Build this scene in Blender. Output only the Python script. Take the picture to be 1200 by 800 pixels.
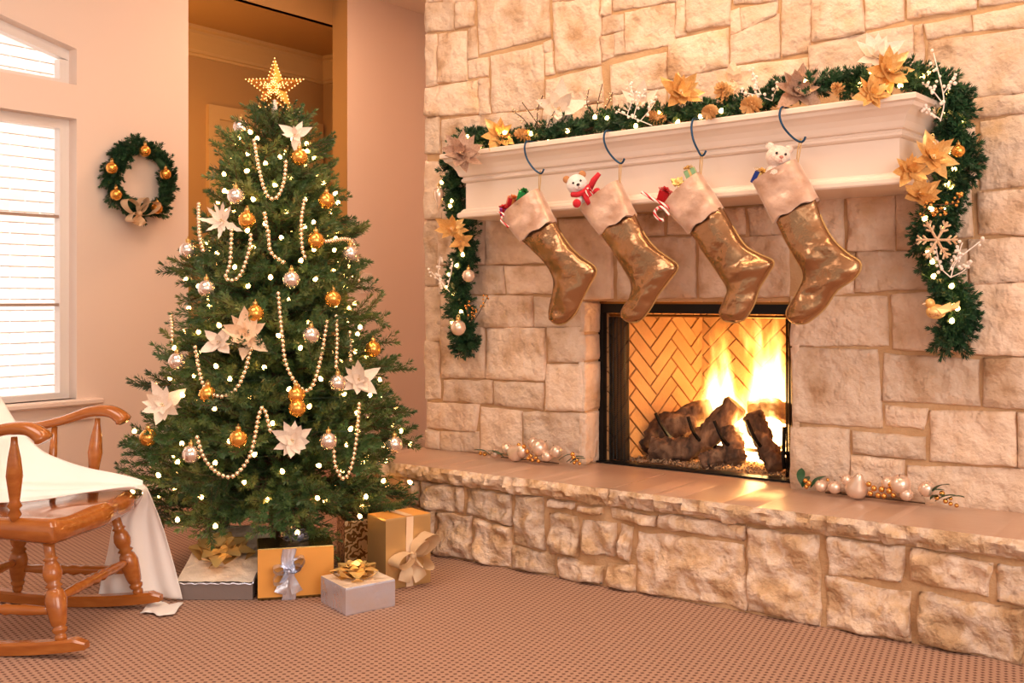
import bpy, math, random
from mathutils import Vector, Matrix, noise, Quaternion
random.seed(7)
PI = math.pi
for _o in list(bpy.data.objects): bpy.data.objects.remove(_o)
SC = bpy.context.scene
COL = SC.collection

# ------------------------------------------------------------------ camera
FOC, CX, CY, EYE = 1257.0, 600.0, 350.0, 1.2
BETA = math.atan2(930, FOC)
SB, CB = math.sin(BETA), math.cos(BETA)
cam = bpy.data.cameras.new('camera'); cam_ob = bpy.data.objects.new('camera', cam); COL.objects.link(cam_ob)
cam.sensor_width = 36.0; cam.lens = 36.0*FOC/1200.0; cam.shift_y = -50.0/1200.0
cam.clip_start = .05; cam.clip_end = 100
cam_ob.location = (0, 0, EYE); cam_ob.rotation_euler = (PI/2, 0, BETA)
SC.camera = cam_ob
SC.view_settings.view_transform = 'Standard'; SC.view_settings.look = 'None'
SC.view_settings.gamma = 1.0; SC.view_settings.exposure = 0.0
SC.view_settings.use_curve_mapping = False

# ------------------------------------------------------------------ world and large lights
wd = bpy.data.worlds.new('world'); SC.world = wd; wd.use_nodes = True
wd.node_tree.nodes['Background'].inputs[0].default_value = (1.0, .85, .74, 1)
wd.node_tree.nodes['Background'].inputs[1].default_value = .66
def lamp(name, kind, loc, energy, color, size=None, size_y=None, aim=None, radius=None, spread=None):
    l = bpy.data.lights.new(name, kind); l.energy = energy; l.color = color
    if kind == 'AREA':
        l.size = size
        if size_y: l.shape = 'RECTANGLE'; l.size_y = size_y
        if spread: l.spread = spread
    if radius is not None: l.shadow_soft_size = radius
    o = bpy.data.objects.new(name, l); COL.objects.link(o); o.location = loc
    if aim is not None:
        o.rotation_euler = (Vector(aim)-Vector(loc)).to_track_quat('-Z', 'Y').to_euler()
    return o
sun = bpy.data.lights.new('sun', 'SUN'); sun.energy = 17; sun.angle = .02; sun.color = (1, .95, .9)
sun_ob = bpy.data.objects.new('sun', sun); COL.objects.link(sun_ob); sun_ob.location = (0, 0, 8)
sun_ob.rotation_euler = Vector((-.26, .10, -.96)).to_track_quat('-Z', 'Y').to_euler()
lamp('room_fill_right', 'AREA', (2.3, .6, 2.2), 132, (1, .86, .75), 3.0, 2.4, aim=(-5.0, 3.2, 1.3))  # unseen soft fill, added at the right to brighten the left wall
lamp('room_fill_behind', 'AREA', (.2, -2.6, 2.2), 30, (1, .84, .72), 2.6, 2.2, aim=(-2.6, 3.6, 1.0))  # unseen fill added behind the camera where the room is open
lamp('corner_wall_fill', 'AREA', (-4.55, 4.75, 3.35), 24, (1, .54, .30), .5, .5, aim=(-4.7, 4.75, 0))  # added warm fill for the wall between hall opening and chimney breast
lamp('ceiling_light_fireplace', 'AREA', (-1.9, 3.15, 3.35), 41, (1, .73, .45), 3.0, .4, aim=(-1.9, 3.75, 1.0))
lamp('ceiling_bounce_fill', 'AREA', (-3.3, 1.4, 3.35), 64, (1, .84, .72), 1.8, 1.8, aim=(-3.7, 1.7, 0))  # added fill standing in for ceiling bounce, lifts the left wall
lamp('hall_light', 'POINT', (-6.05, 4.35, 2.3), 15, (1, .55, .18), radius=.12)

# ------------------------------------------------------------------ geometry helpers
def ray(x, y):
    a = (x-CX)/FOC; b = -(y-CY)/FOC
    return Vector((-SB+CB*a, CB+SB*a, b))
EYEV = Vector((0, 0, EYE))
def at_y(x, y, Y): d = ray(x, y); return EYEV+d*(Y/d.y)
def at_x(x, y, X): d = ray(x, y); return EYEV+d*(X/d.x)
def at_z(x, y, Z): d = ray(x, y); return EYEV+d*((Z-EYE)/d.z)
def at_d(x, y, t): return EYEV+ray(x, y)*t
TOCAM = Vector((SB, -CB, 0))          # horizontal direction from the scene towards the viewer
RIGHT = Vector((CB, SB, 0))

class MB:
    def __init__(s): s.v = []; s.f = []; s.m = []
    def add(s, vs, fs, mi=0):
        b = len(s.v); s.v += [tuple(p) for p in vs]
        for f in fs: s.f.append([i+b for i in f]); s.m.append(mi)
        return s
    def box(s, x0, x1, y0, y1, z0, z1, mi=0):
        return s.add([(x0,y0,z0),(x1,y0,z0),(x1,y1,z0),(x0,y1,z0),(x0,y0,z1),(x1,y0,z1),(x1,y1,z1),(x0,y1,z1)],
                     [(0,3,2,1),(4,5,6,7),(0,1,5,4),(1,2,6,5),(2,3,7,6),(3,0,4,7)], mi)
    def cbox(s, x0, x1, y0, y1, z0, z1, c, mi=0):   # box with chamfered edges
        vs = []; 
        for z, e in ((z0, c), (z0+c, 0), (z1-c, 0), (z1, c)):
            for (x, y) in ((x0+e+c*(e==0), y0+e), (x1-e-c*(e==0), y0+e), (x1-e, y0+e+c*(e==0)), (x1-e, y1-e-c*(e==0)),
                           (x1-e-c*(e==0), y1-e), (x0+e+c*(e==0), y1-e), (x0+e, y1-e-c*(e==0)), (x0+e, y0+e+c*(e==0))):
                vs.append((x, y, z))
        fs = [tuple(reversed(range(8))), tuple(range(24, 32))]
        for k in range(3):
            for i in range(8): fs.append((k*8+i, k*8+(i+1)%8, k*8+8+(i+1)%8, k*8+8+i))
        return s.add(vs, fs, mi)
    def loft(s, rings, closed=True, caps=True, mi=0):
        n = len(rings[0]); vs = [p for r in rings for p in r]; fs = []
        for k in range(len(rings)-1):
            for i in range(n if closed else n-1):
                j = (i+1) % n
                fs.append((k*n+i, k*n+j, k*n+n+j, k*n+n+i))
        if caps and closed:
            fs.append(tuple(reversed(range(n)))); fs.append(tuple(range((len(rings)-1)*n, len(rings)*n)))
        return s.add(vs, fs, mi)
    def tube(s, pts, r, n=8, mi=0, caps=True, flat=None):
        pts = [Vector(p) for p in pts]; rs = r if isinstance(r, (list, tuple)) else [r]*len(pts)
        rings = []; up = None
        for i, p in enumerate(pts):
            t = (pts[min(i+1, len(pts)-1)]-pts[max(i-1, 0)])
            if t.length < 1e-9: t = Vector((0, 0, 1))
            t.normalize()
            if up is None:
                up = Vector((0, 0, 1)) if abs(t.z) < .9 else Vector((1, 0, 0))
            a = up-t*up.dot(t)
            if a.length < 1e-6: a = t.orthogonal()
            a.normalize(); b = t.cross(a); up = a
            f1, f2 = flat if flat else (1, 1)
            rings.append([p+a*(math.cos(2*PI*k/n)*rs[i]*f1)+b*(math.sin(2*PI*k/n)*rs[i]*f2) for k in range(n)])
        return s.loft(rings, True, caps, mi)
    def turned(s, p0, p1, prof, n=14, mi=0):
        p0 = Vector(p0); p1 = Vector(p1)
        t = (p1-p0).normalized(); a = t.orthogonal().normalized(); b = t.cross(a)
        rings = [[p0.lerp(p1, q)+a*(math.cos(2*PI*k/n)*r)+b*(math.sin(2*PI*k/n)*r) for k in range(n)] for q, r in prof]
        return s.loft(rings, True, True, mi)
    def sphere(s, c, r, nu=14, nv=9, mi=0, sc=(1, 1, 1), rot=None):
        c = Vector(c); rings = []
        for j in range(nv+1):
            th = PI*j/nv; st = max(math.sin(th), 1e-3)
            ring = []
            for k in range(nu):
                p = Vector((math.cos(2*PI*k/nu)*st*sc[0], math.sin(2*PI*k/nu)*st*sc[1], -math.cos(th)*sc[2]))*r
                if rot is not None: p = rot @ p
                ring.append(c+p)
            rings.append(ring)
        return s.loft(rings, True, True, mi)
    def grid(s, nu, nv, fn, mi=0):
        vs = [fn(i/(nu-1), j/(nv-1)) for j in range(nv) for i in range(nu)]
        fs = [(j*nu+i, j*nu+i+1, (j+1)*nu+i+1, (j+1)*nu+i) for j in range(nv-1) for i in range(nu-1)]
        return s.add(vs, fs, mi)
    def mesh(s, name, mats, smooth=False):
        me = bpy.data.meshes.new(name); me.from_pydata(s.v, [], s.f)
        for m in (mats if isinstance(mats, (list, tuple)) else [mats]): me.materials.append(m)
        if any(s.m): me.polygons.foreach_set('material_index', s.m)
        if smooth: me.polygons.foreach_set('use_smooth', [True]*len(me.polygons))
        me.update(); return me
    def build(s, name, mats, parent=None, smooth=False, world=False, solid=None, sharp=None):
        if world and parent is not None:
            inv = parent.matrix_basis.inverted(); s.v = [tuple(inv @ Vector(p)) for p in s.v]
        me = s.mesh(name, mats, smooth)
        o = obj(name, me, parent)
        if sharp and smooth:
            me.set_sharp_from_angle(angle=math.radians(sharp))
        if solid:
            md = o.modifiers.new('thickness', 'SOLIDIFY'); md.thickness = solid; md.offset = 0
        return o
def obj(name, me, parent=None, loc=None, rot=None, scale=None):
    o = bpy.data.objects.new(name, me); COL.objects.link(o)
    if parent is not None: o.parent = parent
    if loc is not None: o.location = loc
    if rot is not None:
        if isinstance(rot, Quaternion): o.rotation_mode = 'QUATERNION'; o.rotation_quaternion = rot
        else: o.rotation_euler = rot
    if scale is not None: o.scale = scale if isinstance(scale, (tuple, list)) else (scale,)*3
    return o
def tag(o, label=None, cat=None, group=None, kind=None):
    if label: o['label'] = label
    if cat: o['category'] = cat
    if group: o['group'] = group
    if kind: o['kind'] = kind
    return o
def thing(name, label, cat, loc=(0, 0, 0), rot=None, group=None, scale=None):
    return tag(obj(name, None, None, loc, rot, scale), label, cat, group)
def struct(o): return tag(o, kind='structure')
def copy_tree(o, parent=None):
    c = o.copy(); COL.objects.link(c); c.parent = parent
    for ch in [x for x in KIDS.get(o.name, [])]: copy_tree(ch, c)
    return c
KIDS = {}
def spline(pts, n):                       # Catmull-Rom through points
    P = [Vector(p) for p in pts]; P = [P[0]*2-P[1]]+P+[P[-1]*2-P[-2]]; out = []
    m = len(P)-3
    for i in range(n):
        u = i/(n-1)*m; k = min(int(u), m-1); t = u-k
        a, b, c, d = P[k], P[k+1], P[k+2], P[k+3]
        out.append(.5*((2*b)+(c-a)*t+(2*a-5*b+4*c-d)*t*t+(3*b-a-3*c+d)*t**3))
    return out
def nz(x, y, z=0, s=1.0): return noise.noise(Vector((x*s, y*s, z*s)))
def fr(x, y, z, s, o=4): return noise.fractal(Vector((x*s, y*s, z*s)), 1.0, 2.0, o)

# ------------------------------------------------------------------ materials
def mat(name, color, rough=.5, metal=0.0, var=None, vscale=8.0, vdetail=4, bump=0, bscale=60, coat=0, emit=None, estr=0,
        trans=0, spec=None, orand=0.0, sheen=0, stretch=None, alpha=None, bdetail=4, bdist=.01):
    m = bpy.data.materials.new(name); m.use_nodes = True; nt = m.node_tree; N = nt.nodes; L = nt.links
    p = N['Principled BSDF']
    p.inputs['Base Color'].default_value = (*color, 1); p.inputs['Roughness'].default_value = rough
    p.inputs['Metallic'].default_value = metal
    if spec is not None: p.inputs['Specular IOR Level'].default_value = spec
    if coat: p.inputs['Coat Weight'].default_value = coat; p.inputs['Coat Roughness'].default_value = .12
    if sheen: p.inputs['Sheen Weight'].default_value = sheen
    if trans: p.inputs['Transmission Weight'].default_value = trans
    if alpha is not None: p.inputs['Alpha'].default_value = alpha
    if emit: p.inputs['Emission Color'].default_value = (*emit, 1); p.inputs['Emission Strength'].default_value = estr
    tc = N.new('ShaderNodeTexCoord'); vec = tc.outputs['Object']
    if stretch:
        mp = N.new('ShaderNodeMapping'); mp.inputs['Scale'].default_value = stretch; L.new(vec, mp.inputs[0]); vec = mp.outputs[0]
    col = None
    if var:
        t = N.new('ShaderNodeTexNoise'); t.inputs['Scale'].default_value = vscale; t.inputs['Detail'].default_value = vdetail
        L.new(vec, t.inputs['Vector'])
        if orand:
            oi = N.new('ShaderNodeObjectInfo'); ad = N.new('ShaderNodeVectorMath'); ad.operation = 'ADD'
            mu = N.new('ShaderNodeMath'); mu.operation = 'MULTIPLY'; mu.inputs[1].default_value = 37.0
            L.new(oi.outputs['Random'], mu.inputs[0]); L.new(vec, ad.inputs[0]); L.new(mu.outputs[0], ad.inputs[1]); L.new(ad.outputs[0], t.inputs['Vector'])
        r = N.new('ShaderNodeValToRGB'); L.new(t.outputs['Fac'], r.inputs[0])
        stops = [(0.3, color)]+[(0.7, var)] if not isinstance(var, list) else var
        while len(r.color_ramp.elements) < len(stops): r.color_ramp.elements.new(.5)
        for e, (q, c) in zip(r.color_ramp.elements, stops): e.position = q; e.color = (*c, 1)
        col = r.outputs[0]
    if orand and col is not None:
        oi = N.new('ShaderNodeObjectInfo'); hs = N.new('ShaderNodeHueSaturation')
        mr = N.new('ShaderNodeMapRange'); mr.inputs[3].default_value = 1-orand; mr.inputs[4].default_value = 1+orand
        L.new(oi.outputs['Random'], mr.inputs[0]); L.new(mr.outputs[0], hs.inputs['Value']); L.new(col, hs.inputs['Color']); col = hs.outputs[0]
    if col is not None: L.new(col, p.inputs['Base Color'])
    if bump:
        t2 = N.new('ShaderNodeTexNoise'); t2.inputs['Scale'].default_value = bscale; t2.inputs['Detail'].default_value = bdetail
        L.new(vec, t2.inputs['Vector'])
        b = N.new('ShaderNodeBump'); b.inputs['Strength'].default_value = bump; b.inputs['Distance'].default_value = bdist
        L.new(t2.outputs['Fac'], b.inputs['Height']); L.new(b.outputs[0], p.inputs['Normal'])
    return m
M = {}
M['wall'] = mat('wall_paint', (.86, .715, .63), .75, bump=.06, bscale=220)
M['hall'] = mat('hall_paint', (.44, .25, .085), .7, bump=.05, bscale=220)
M['hall_trim'] = mat('hall_trim_paint', (.58, .37, .15), .5)
M['ceiling'] = mat('ceiling_paint', (.82, .72, .64), .85)
M['trim'] = mat('white_trim_paint', (.86, .80, .77), .35)
M['muntin'] = mat('muntin_backlit', (.42, .30, .24), .5)  # brown puts the muntins' backlit shade into their colour
M['mantel'] = mat('mantel_paint', (.80, .655, .555), .3)
M['stone'] = mat('limestone', (.80, .62, .47), .85, var=[(.30, (.50, .30, .17)), (.40, (.68, .47, .325)), (.54, (.80, .61, .475)), (.66, (.75, .53, .37)), (.80, (.66, .40, .20))], vscale=6, vdetail=9, bump=1.0, bscale=20, bdetail=9, orand=.12, bdist=.03)
M['rock'] = mat('rock_faced_limestone', (.78, .6, .45), .9, var=[(.30, (.50, .30, .155)), (.43, (.65, .43, .26)), (.55, (.78, .60, .47)), (.64, (.71, .48, .30)), (.78, (.62, .365, .18))], vscale=8, vdetail=10, bump=1.0, bscale=16, bdetail=10, orand=.12, bdist=.05)
M['mortar'] = mat('tan_mortar', (.50, .29, .14), .95, var=(.58, .37, .21), vscale=9, bump=.5, bscale=90)
M['slab'] = mat('honed_hearth_stone', (.47, .29, .205), .28, var=(.55, .36, .265), vscale=3, vdetail=5, bump=.12, bscale=30, spec=.6)
M['black'] = mat('black_metal', (.012, .011, .011), .38, metal=.6)
M['brass'] = mat('dark_brass', (.35, .17, .05), .3, metal=1)
M['firebrick'] = mat('fire_brick', (.58, .32, .135), .85, var=(.48, .25, .10), vscale=6, bump=.3, bscale=60, orand=.06)
M['firejoint'] = mat('fire_brick_joint', (.22, .11, .05), .95)
M['bark'] = mat('charred_bark', (.05, .03, .02), .9, var=[(.3, (.03, .02, .015)), (.5, (.16, .08, .045)), (.68, (.33, .19, .11))], vscale=22, vdetail=8, bump=1.0, bscale=45, bdetail=8, stretch=(1, 1, .35))
M['logend'] = mat('log_end_grain', (.30, .19, .12), .9, var=(.14, .08, .05), vscale=30)
M['ember'] = mat('lava_gravel', (.28, .16, .08), .95, var=[(.3, (.10, .06, .04)), (.6, (.50, .33, .2))], vscale=60)
M['wood'] = mat('honey_maple', (.36, .11, .02), .2, var=[(.2, (.30, .08, .014)), (.5, (.38, .115, .02)), (.8, (.47, .165, .034))], vscale=9, vdetail=6, coat=.5, stretch=(1, 5, 5))
M['cloth'] = mat('white_sheer_cloth', (.92, .87, .84), .75, sheen=.3, bump=.1, bscale=300)
M['needle'] = mat('fir_needle', (.03, .10, .03), .45, var=[(.3, (.020, .062, .022)), (.5, (.060, .125, .034)), (.70, (.21, .23, .06))], vscale=7, orand=.25)
M['needle2'] = mat('garland_needle', (.02, .07, .025), .5, var=[(.3, (.010, .045, .02)), (.55, (.025, .085, .03)), (.8, (.06, .13, .045))], vscale=9, orand=.25)
M['twig'] = mat('brown_twig', (.10, .05, .025), .8)
M['gold'] = mat('gold_ball', (.85, .42, .09), .2, metal=.85)
M['silver'] = mat('silver_ball', (.90, .78, .70), .18, metal=.85)
M['pearl'] = mat('champagne_pearl', (.86, .64, .50), .25, metal=.55, coat=.6)
M['bead'] = mat('gold_bead', (.93, .74, .52), .2, metal=.75)
M['cap'] = mat('ornament_cap', (.7, .45, .16), .3, metal=1)
M['bulb'] = mat('warm_bulb', (1, .8, .45), .3, emit=(1, .50, .14), estr=30)
M['starlight'] = mat('star_light', (1, .8, .45), .3, emit=(1, .50, .14), estr=2.2)
M['wire'] = mat('green_wire', (.01, .04, .015), .5)
M['star'] = mat('star_gold', (.62, .27, .06), .3, metal=.9)
M['cream_petal'] = mat('cream_petal', (.80, .64, .51), .6, var=(.90, .77, .66), vscale=20, sheen=.3)
M['gold_petal'] = mat('gold_petal', (.74, .40, .11), .38, metal=.45, var=(.88, .58, .24), vscale=14)
M['rose_petal'] = mat('rose_gold_petal', (.48, .29, .205), .4, metal=.35, var=(.66, .45, .34), vscale=14)
M['peach_petal'] = mat('peach_petal', (.86, .58, .36), .5, metal=.15, var=(.93, .72, .52), vscale=14)
M['mesh_ribbon'] = mat('gold_mesh_ribbon', (.82, .60, .38), .5, metal=.2, alpha=.9)
M['berry'] = mat('white_berry', (.93, .80, .71), .3, coat=.5)
M['goldberry'] = mat('gold_berry', (.75, .36, .09), .25, metal=.9)
M['cone'] = mat('pine_cone', (.55, .28, .10), .5, metal=.3, var=(.75, .45, .18), vscale=30)
M['leaf'] = mat('dark_green_leaf', (.02, .085, .035), .35)
M['satin'] = mat('bronze_satin', (.37, .20, .10), .25, metal=.88, var=(.45, .265, .14), vscale=5, bump=.5, bscale=7, bdist=.035)
M['velvet'] = mat('blush_velvet', (.58, .34, .23), .36, var=[(.3, (.48, .265, .17)), (.7, (.76, .52, .40))], vscale=16, sheen=.5, bump=.35, bscale=12, metal=.25, bdist=.03)
M['piping'] = mat('gold_piping', (.58, .36, .14), .45, metal=.6, bump=.5, bscale=400)
M['blue_metal'] = mat('dark_blue_metal', (.015, .06, .13), .3, metal=.7)
M['bear_white'] = mat('white_plush', (.88, .80, .76), .95, sheen=.6, bump=.6, bscale=260)
M['bear_pink'] = mat('pink_plush', (.83, .60, .49), .95, sheen=.6, bump=.6, bscale=200, var=(.9, .72, .63), vscale=40)
M['bear_brown'] = mat('brown_plush', (.45, .2, .08), .95)
M['dark_eye'] = mat('dark_eye', (.02, .01, .01), .2)
M['nose'] = mat('pink_nose', (.55, .22, .16), .6)
M['red_knit'] = mat('red_knit', (.62, .015, .03), .8, bump=.6, bscale=300)
M['red_foil'] = mat('red_foil', (.60, .02, .03), .28, metal=.5)
M['green_foil'] = mat('green_foil', (.03, .35, .09), .25, metal=.7)
M['palegreen_foil'] = mat('pale_green_foil', (.35, .60, .32), .3, metal=.5)
M['blue_foil'] = mat('blue_foil', (.03, .07, .35), .25, metal=.6)
M['purple_foil'] = mat('purple_foil', (.30, .05, .28), .3, metal=.5)
M['orange_foil'] = mat('orange_foil', (.85, .25, .06), .35, metal=.4)
M['gold_foil'] = mat('gold_foil', (.93, .64, .24), .25, metal=.45)
M['silver_foil'] = mat('silver_foil', (.70, .76, .95), .26, metal=.7, bump=1.0, bscale=10, var=(.74, .71, .75), vscale=12)
M['champ_foil'] = mat('champagne_foil', (.95, .82, .69), .3, metal=.2, bump=1.0, bscale=9, bdist=.03)
M['grey_side'] = mat('grey_brown_wrap', (.22, .17, .155), .45, bump=.3, bscale=30)
M['orange_box'] = mat('orange_gold_paper', (.80, .36, .07), .5)
M['olive'] = mat('olive_gold_foil', (.30, .22, .08), .25, metal=.9, bump=.3, bscale=14)
M['gold_wrap'] = mat('satin_gold_wrap', (.62, .40, .17), .35, metal=.6, bump=.4, bscale=7)
M['plastic'] = mat('white_plastic', (.85, .76, .70), .4)
M['glass'] = mat('window_glass', (1, 1, 1), .02, trans=1.0)
M['ext_brick'] = mat('pale_exterior_brick', (.93, .87, .83), .9, var=(.80, .70, .64), vscale=2.2, orand=.07)
M['ext_mortar'] = mat('exterior_mortar', (.80, .74, .70), .95)

# candy stripes along the object's local z axis
def candy():
    m = bpy.data.materials.new('candy_stripes'); m.use_nodes = True; N = m.node_tree.nodes; L = m.node_tree.links
    p = N['Principled BSDF']; p.inputs['Roughness'].default_value = .25
    tc = N.new('ShaderNodeTexCoord'); w = N.new('ShaderNodeTexWave'); w.bands_direction = 'DIAGONAL'; w.inputs['Scale'].default_value = 26
    L.new(tc.outputs['Object'], w.inputs[0]); r = N.new('ShaderNodeValToRGB'); r.color_ramp.interpolation = 'CONSTANT'
    r.color_ramp.elements[0].color = (.9, .78, .72, 1); r.color_ramp.elements[1].color = (.6, .02, .03, 1); r.color_ramp.elements[1].position = .55
    L.new(w.outputs['Fac'], r.inputs[0]); L.new(r.outputs[0], p.inputs['Base Color']); return m
M['candy'] = candy()
# gold paper with a darker scroll print
def scroll():
    m = bpy.data.materials.new('gold_scroll_paper'); m.use_nodes = True; N = m.node_tree.nodes; L = m.node_tree.links
    p = N['Principled BSDF']; p.inputs['Roughness'].default_value = .35; p.inputs['Metallic'].default_value = .6
    tc = N.new('ShaderNodeTexCoord'); w = N.new('ShaderNodeTexWave'); w.wave_type = 'RINGS'; w.inputs['Scale'].default_value = 9
    w.inputs['Distortion'].default_value = 14; w.inputs['Detail Scale'].default_value = 2.5
    L.new(tc.outputs['Object'], w.inputs[0]); r = N.new('ShaderNodeValToRGB'); r.color_ramp.interpolation = 'CONSTANT'
    r.color_ramp.elements[0].color = (.92, .66, .34, 1); r.color_ramp.elements[1].color = (.28, .13, .03, 1); r.color_ramp.elements[1].position = .56
    L.new(w.outputs['Fac'], r.inputs[0]); L.new(r.outputs[0], p.inputs['Base Color']); return m
M['scroll'] = scroll()
# woven carpet: pale loops with rows of dark gaps
def carpet():
    m = bpy.data.materials.new('woven_carpet'); m.use_nodes = True; N = m.node_tree.nodes; L = m.node_tree.links
    p = N['Principled BSDF']; p.inputs['Roughness'].default_value = .95
    tc = N.new('ShaderNodeTexCoord')
    mp = N.new('ShaderNodeMapping'); mp.inputs['Rotation'].default_value = (0, 0, math.radians(-43.5)); L.new(tc.outputs['Object'], mp.inputs[0])
    br = N.new('ShaderNodeTexBrick'); br.offset = .5; br.inputs['Scale'].default_value = 1
    br.inputs['Brick Width'].default_value = .030; br.inputs['Row Height'].default_value = .0165
    sx = N.new('ShaderNodeSeparateXYZ'); L.new(mp.outputs[0], sx.inputs[0])
    def math_(op, a, b=None):
        n = N.new('ShaderNodeMath'); n.operation = op
        for i, q in enumerate((a, b)):
            if q is None: continue
            if isinstance(q, (int, float)): n.inputs[i].default_value = q
            else: L.new(q, n.inputs[i])
        return n.outputs[0]
    px, py = .0265, .0215
    row = math_('FLOOR', math_('DIVIDE', sx.outputs[1], py)); off = math_('MULTIPLY', math_('MODULO', row, 2.0), .5)
    fx = math_('FRACT', math_('ADD', math_('DIVIDE', sx.outputs[0], px), off)); fy = math_('FRACT', math_('DIVIDE', sx.outputs[1], py))
    dx = math_('DIVIDE', math_('ABSOLUTE', math_('SUBTRACT', fx, .5)), .21); dy = math_('DIVIDE', math_('ABSOLUTE', math_('SUBTRACT', fy, .5)), .27)
    d = math_('MAXIMUM', dx, dy)
    mr = N.new('ShaderNodeMapRange'); mr.inputs[1].default_value = .6; mr.inputs[2].default_value = 1.3; L.new(d, mr.inputs[0])
    nt_ = N.new('ShaderNodeTexNoise'); nt_.inputs['Scale'].default_value = 300; L.new(tc.outputs['Object'], nt_.inputs['Vector'])
    rl = N.new('ShaderNodeValToRGB'); rl.color_ramp.elements[0].color = (.37, .21, .145, 1); rl.color_ramp.elements[1].color = (.49, .30, .215, 1)
    rl.color_ramp.elements[0].position = .3; rl.color_ramp.elements[1].position = .7
    L.new(nt_.outputs['Fac'], rl.inputs[0])
    mx = N.new('ShaderNodeMix'); mx.data_type = 'RGBA'; L.new(mr.outputs[0], mx.inputs['Factor'])
    mx.inputs['A'].default_value = (.12, .045, .025, 1); L.new(rl.outputs[0], mx.inputs['B']); L.new(mx.outputs['Result'], p.inputs['Base Color'])
    b = N.new('ShaderNodeBump'); b.inputs['Strength'].default_value = .6; b.inputs['Distance'].default_value = .004
    L.new(mr.outputs[0], b.inputs['Height']); L.new(b.outputs[0], p.inputs['Normal'])
    return m
M['carpet'] = carpet()
# fine black wire mesh: holes between the wires
def screen_mesh():
    m = bpy.data.materials.new('wire_mesh'); m.use_nodes = True; N = m.node_tree.nodes; L = m.node_tree.links
    p = N['Principled BSDF']; p.inputs['Base Color'].default_value = (.008, .007, .006, 1); p.inputs['Roughness'].default_value = .5
    tc = N.new('ShaderNodeTexCoord'); ck = N.new('ShaderNodeTexChecker'); ck.inputs['Scale'].default_value = 190
    L.new(tc.outputs['Object'], ck.inputs[0]); mr = N.new('ShaderNodeMapRange'); mr.inputs[3].default_value = .8; mr.inputs[4].default_value = 1
    L.new(ck.outputs['Fac'], mr.inputs[0]); L.new(mr.outputs[0], p.inputs['Alpha']); return m
M['screen'] = screen_mesh()
# flame: an emitting volume, hottest on the axis and near the base
def flame_mat(name, seed, strength):
    m = bpy.data.materials.new(name); m.use_nodes = True; N = m.node_tree.nodes; L = m.node_tree.links
    N.remove(N['Principled BSDF']); out = N['Material Output']
    def math_(op, a, b=None, c=None, clamp=False):
        n = N.new('ShaderNodeMath'); n.operation = op; n.use_clamp = clamp
        for i, q in enumerate((a, b, c)):
            if q is None: continue
            if isinstance(q, (int, float)): n.inputs[i].default_value = q
            else: L.new(q, n.inputs[i])
        return n.outputs[0]
    tc = N.new('ShaderNodeTexCoord')
    ad = N.new('ShaderNodeMapping'); ad.inputs['Location'].default_value = (seed, seed*2.3, seed); ad.inputs['Scale'].default_value = (2.0, 2.0, 1.0)
    L.new(tc.outputs['Object'], ad.inputs[0])
    t = N.new('ShaderNodeTexNoise'); t.inputs['Scale'].default_value = 1.7; t.inputs['Detail'].default_value = 3; L.new(ad.outputs[0], t.inputs['Vector'])
    s = N.new('ShaderNodeSeparateColor'); L.new(t.outputs['Color'], s.inputs[0])
    x = N.new('ShaderNodeSeparateXYZ'); L.new(tc.outputs['Object'], x.inputs[0])
    z = math_('MAXIMUM', x.outputs[2], 0.0)
    k = math_('MULTIPLY_ADD', z, 1.5, .45)
    qx = math_('MULTIPLY_ADD', math_('SUBTRACT', s.outputs[0], .5), k, x.outputs[0])
    qy = math_('MULTIPLY_ADD', math_('SUBTRACT', s.outputs[1], .5), k, x.outputs[1])
    rad = math_('SQRT', math_('ADD', math_('MULTIPLY', qx, qx), math_('MULTIPLY', qy, qy)))
    R = math_('MULTIPLY_ADD', math_('POWER', math_('SUBTRACT', 1.0, math_('MINIMUM', z, 1.0)), .8), .42, .02)   # tapers upwards
    d = math_('DIVIDE', rad, R)
    dens = math_('SUBTRACT', 1.0, d, clamp=True)
    fade = math_('MULTIPLY', math_('SUBTRACT', 1.05, z, clamp=True), 1.4, clamp=True)
    hot = math_('MULTIPLY', math_('POWER', dens, .8), fade)
    r = N.new('ShaderNodeValToRGB'); L.new(hot, r.inputs[0])
    e = r.color_ramp.elements; e[0].position = 0; e[0].color = (1, .16, .01, 1); e[1].position = .7; e[1].color = (1, .72, .30, 1)
    q = e.new(.25); q.color = (1, .38, .06, 1)
    em = N.new('ShaderNodeEmission'); L.new(r.outputs[0], em.inputs[0]); L.new(math_('MULTIPLY', math_('POWER', hot, 1.5), strength), em.inputs[1])
    L.new(em.outputs[0], out.inputs['Volume']); return m

# ================================================================== THE SETTING
WY = 4.28            # face of the fireplace wall
WX = -5.49           # face of the window wall
CEIL = 3.4
floor = struct(MB().box(-6.6, 3, -3.2, 6.4, -.1, 0).build('floor', M['carpet']))
struct(MB().box(-5.66, 2.6, -3.2, 6.5, CEIL, CEIL+.12).build('ceiling', M['ceiling']))

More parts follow.
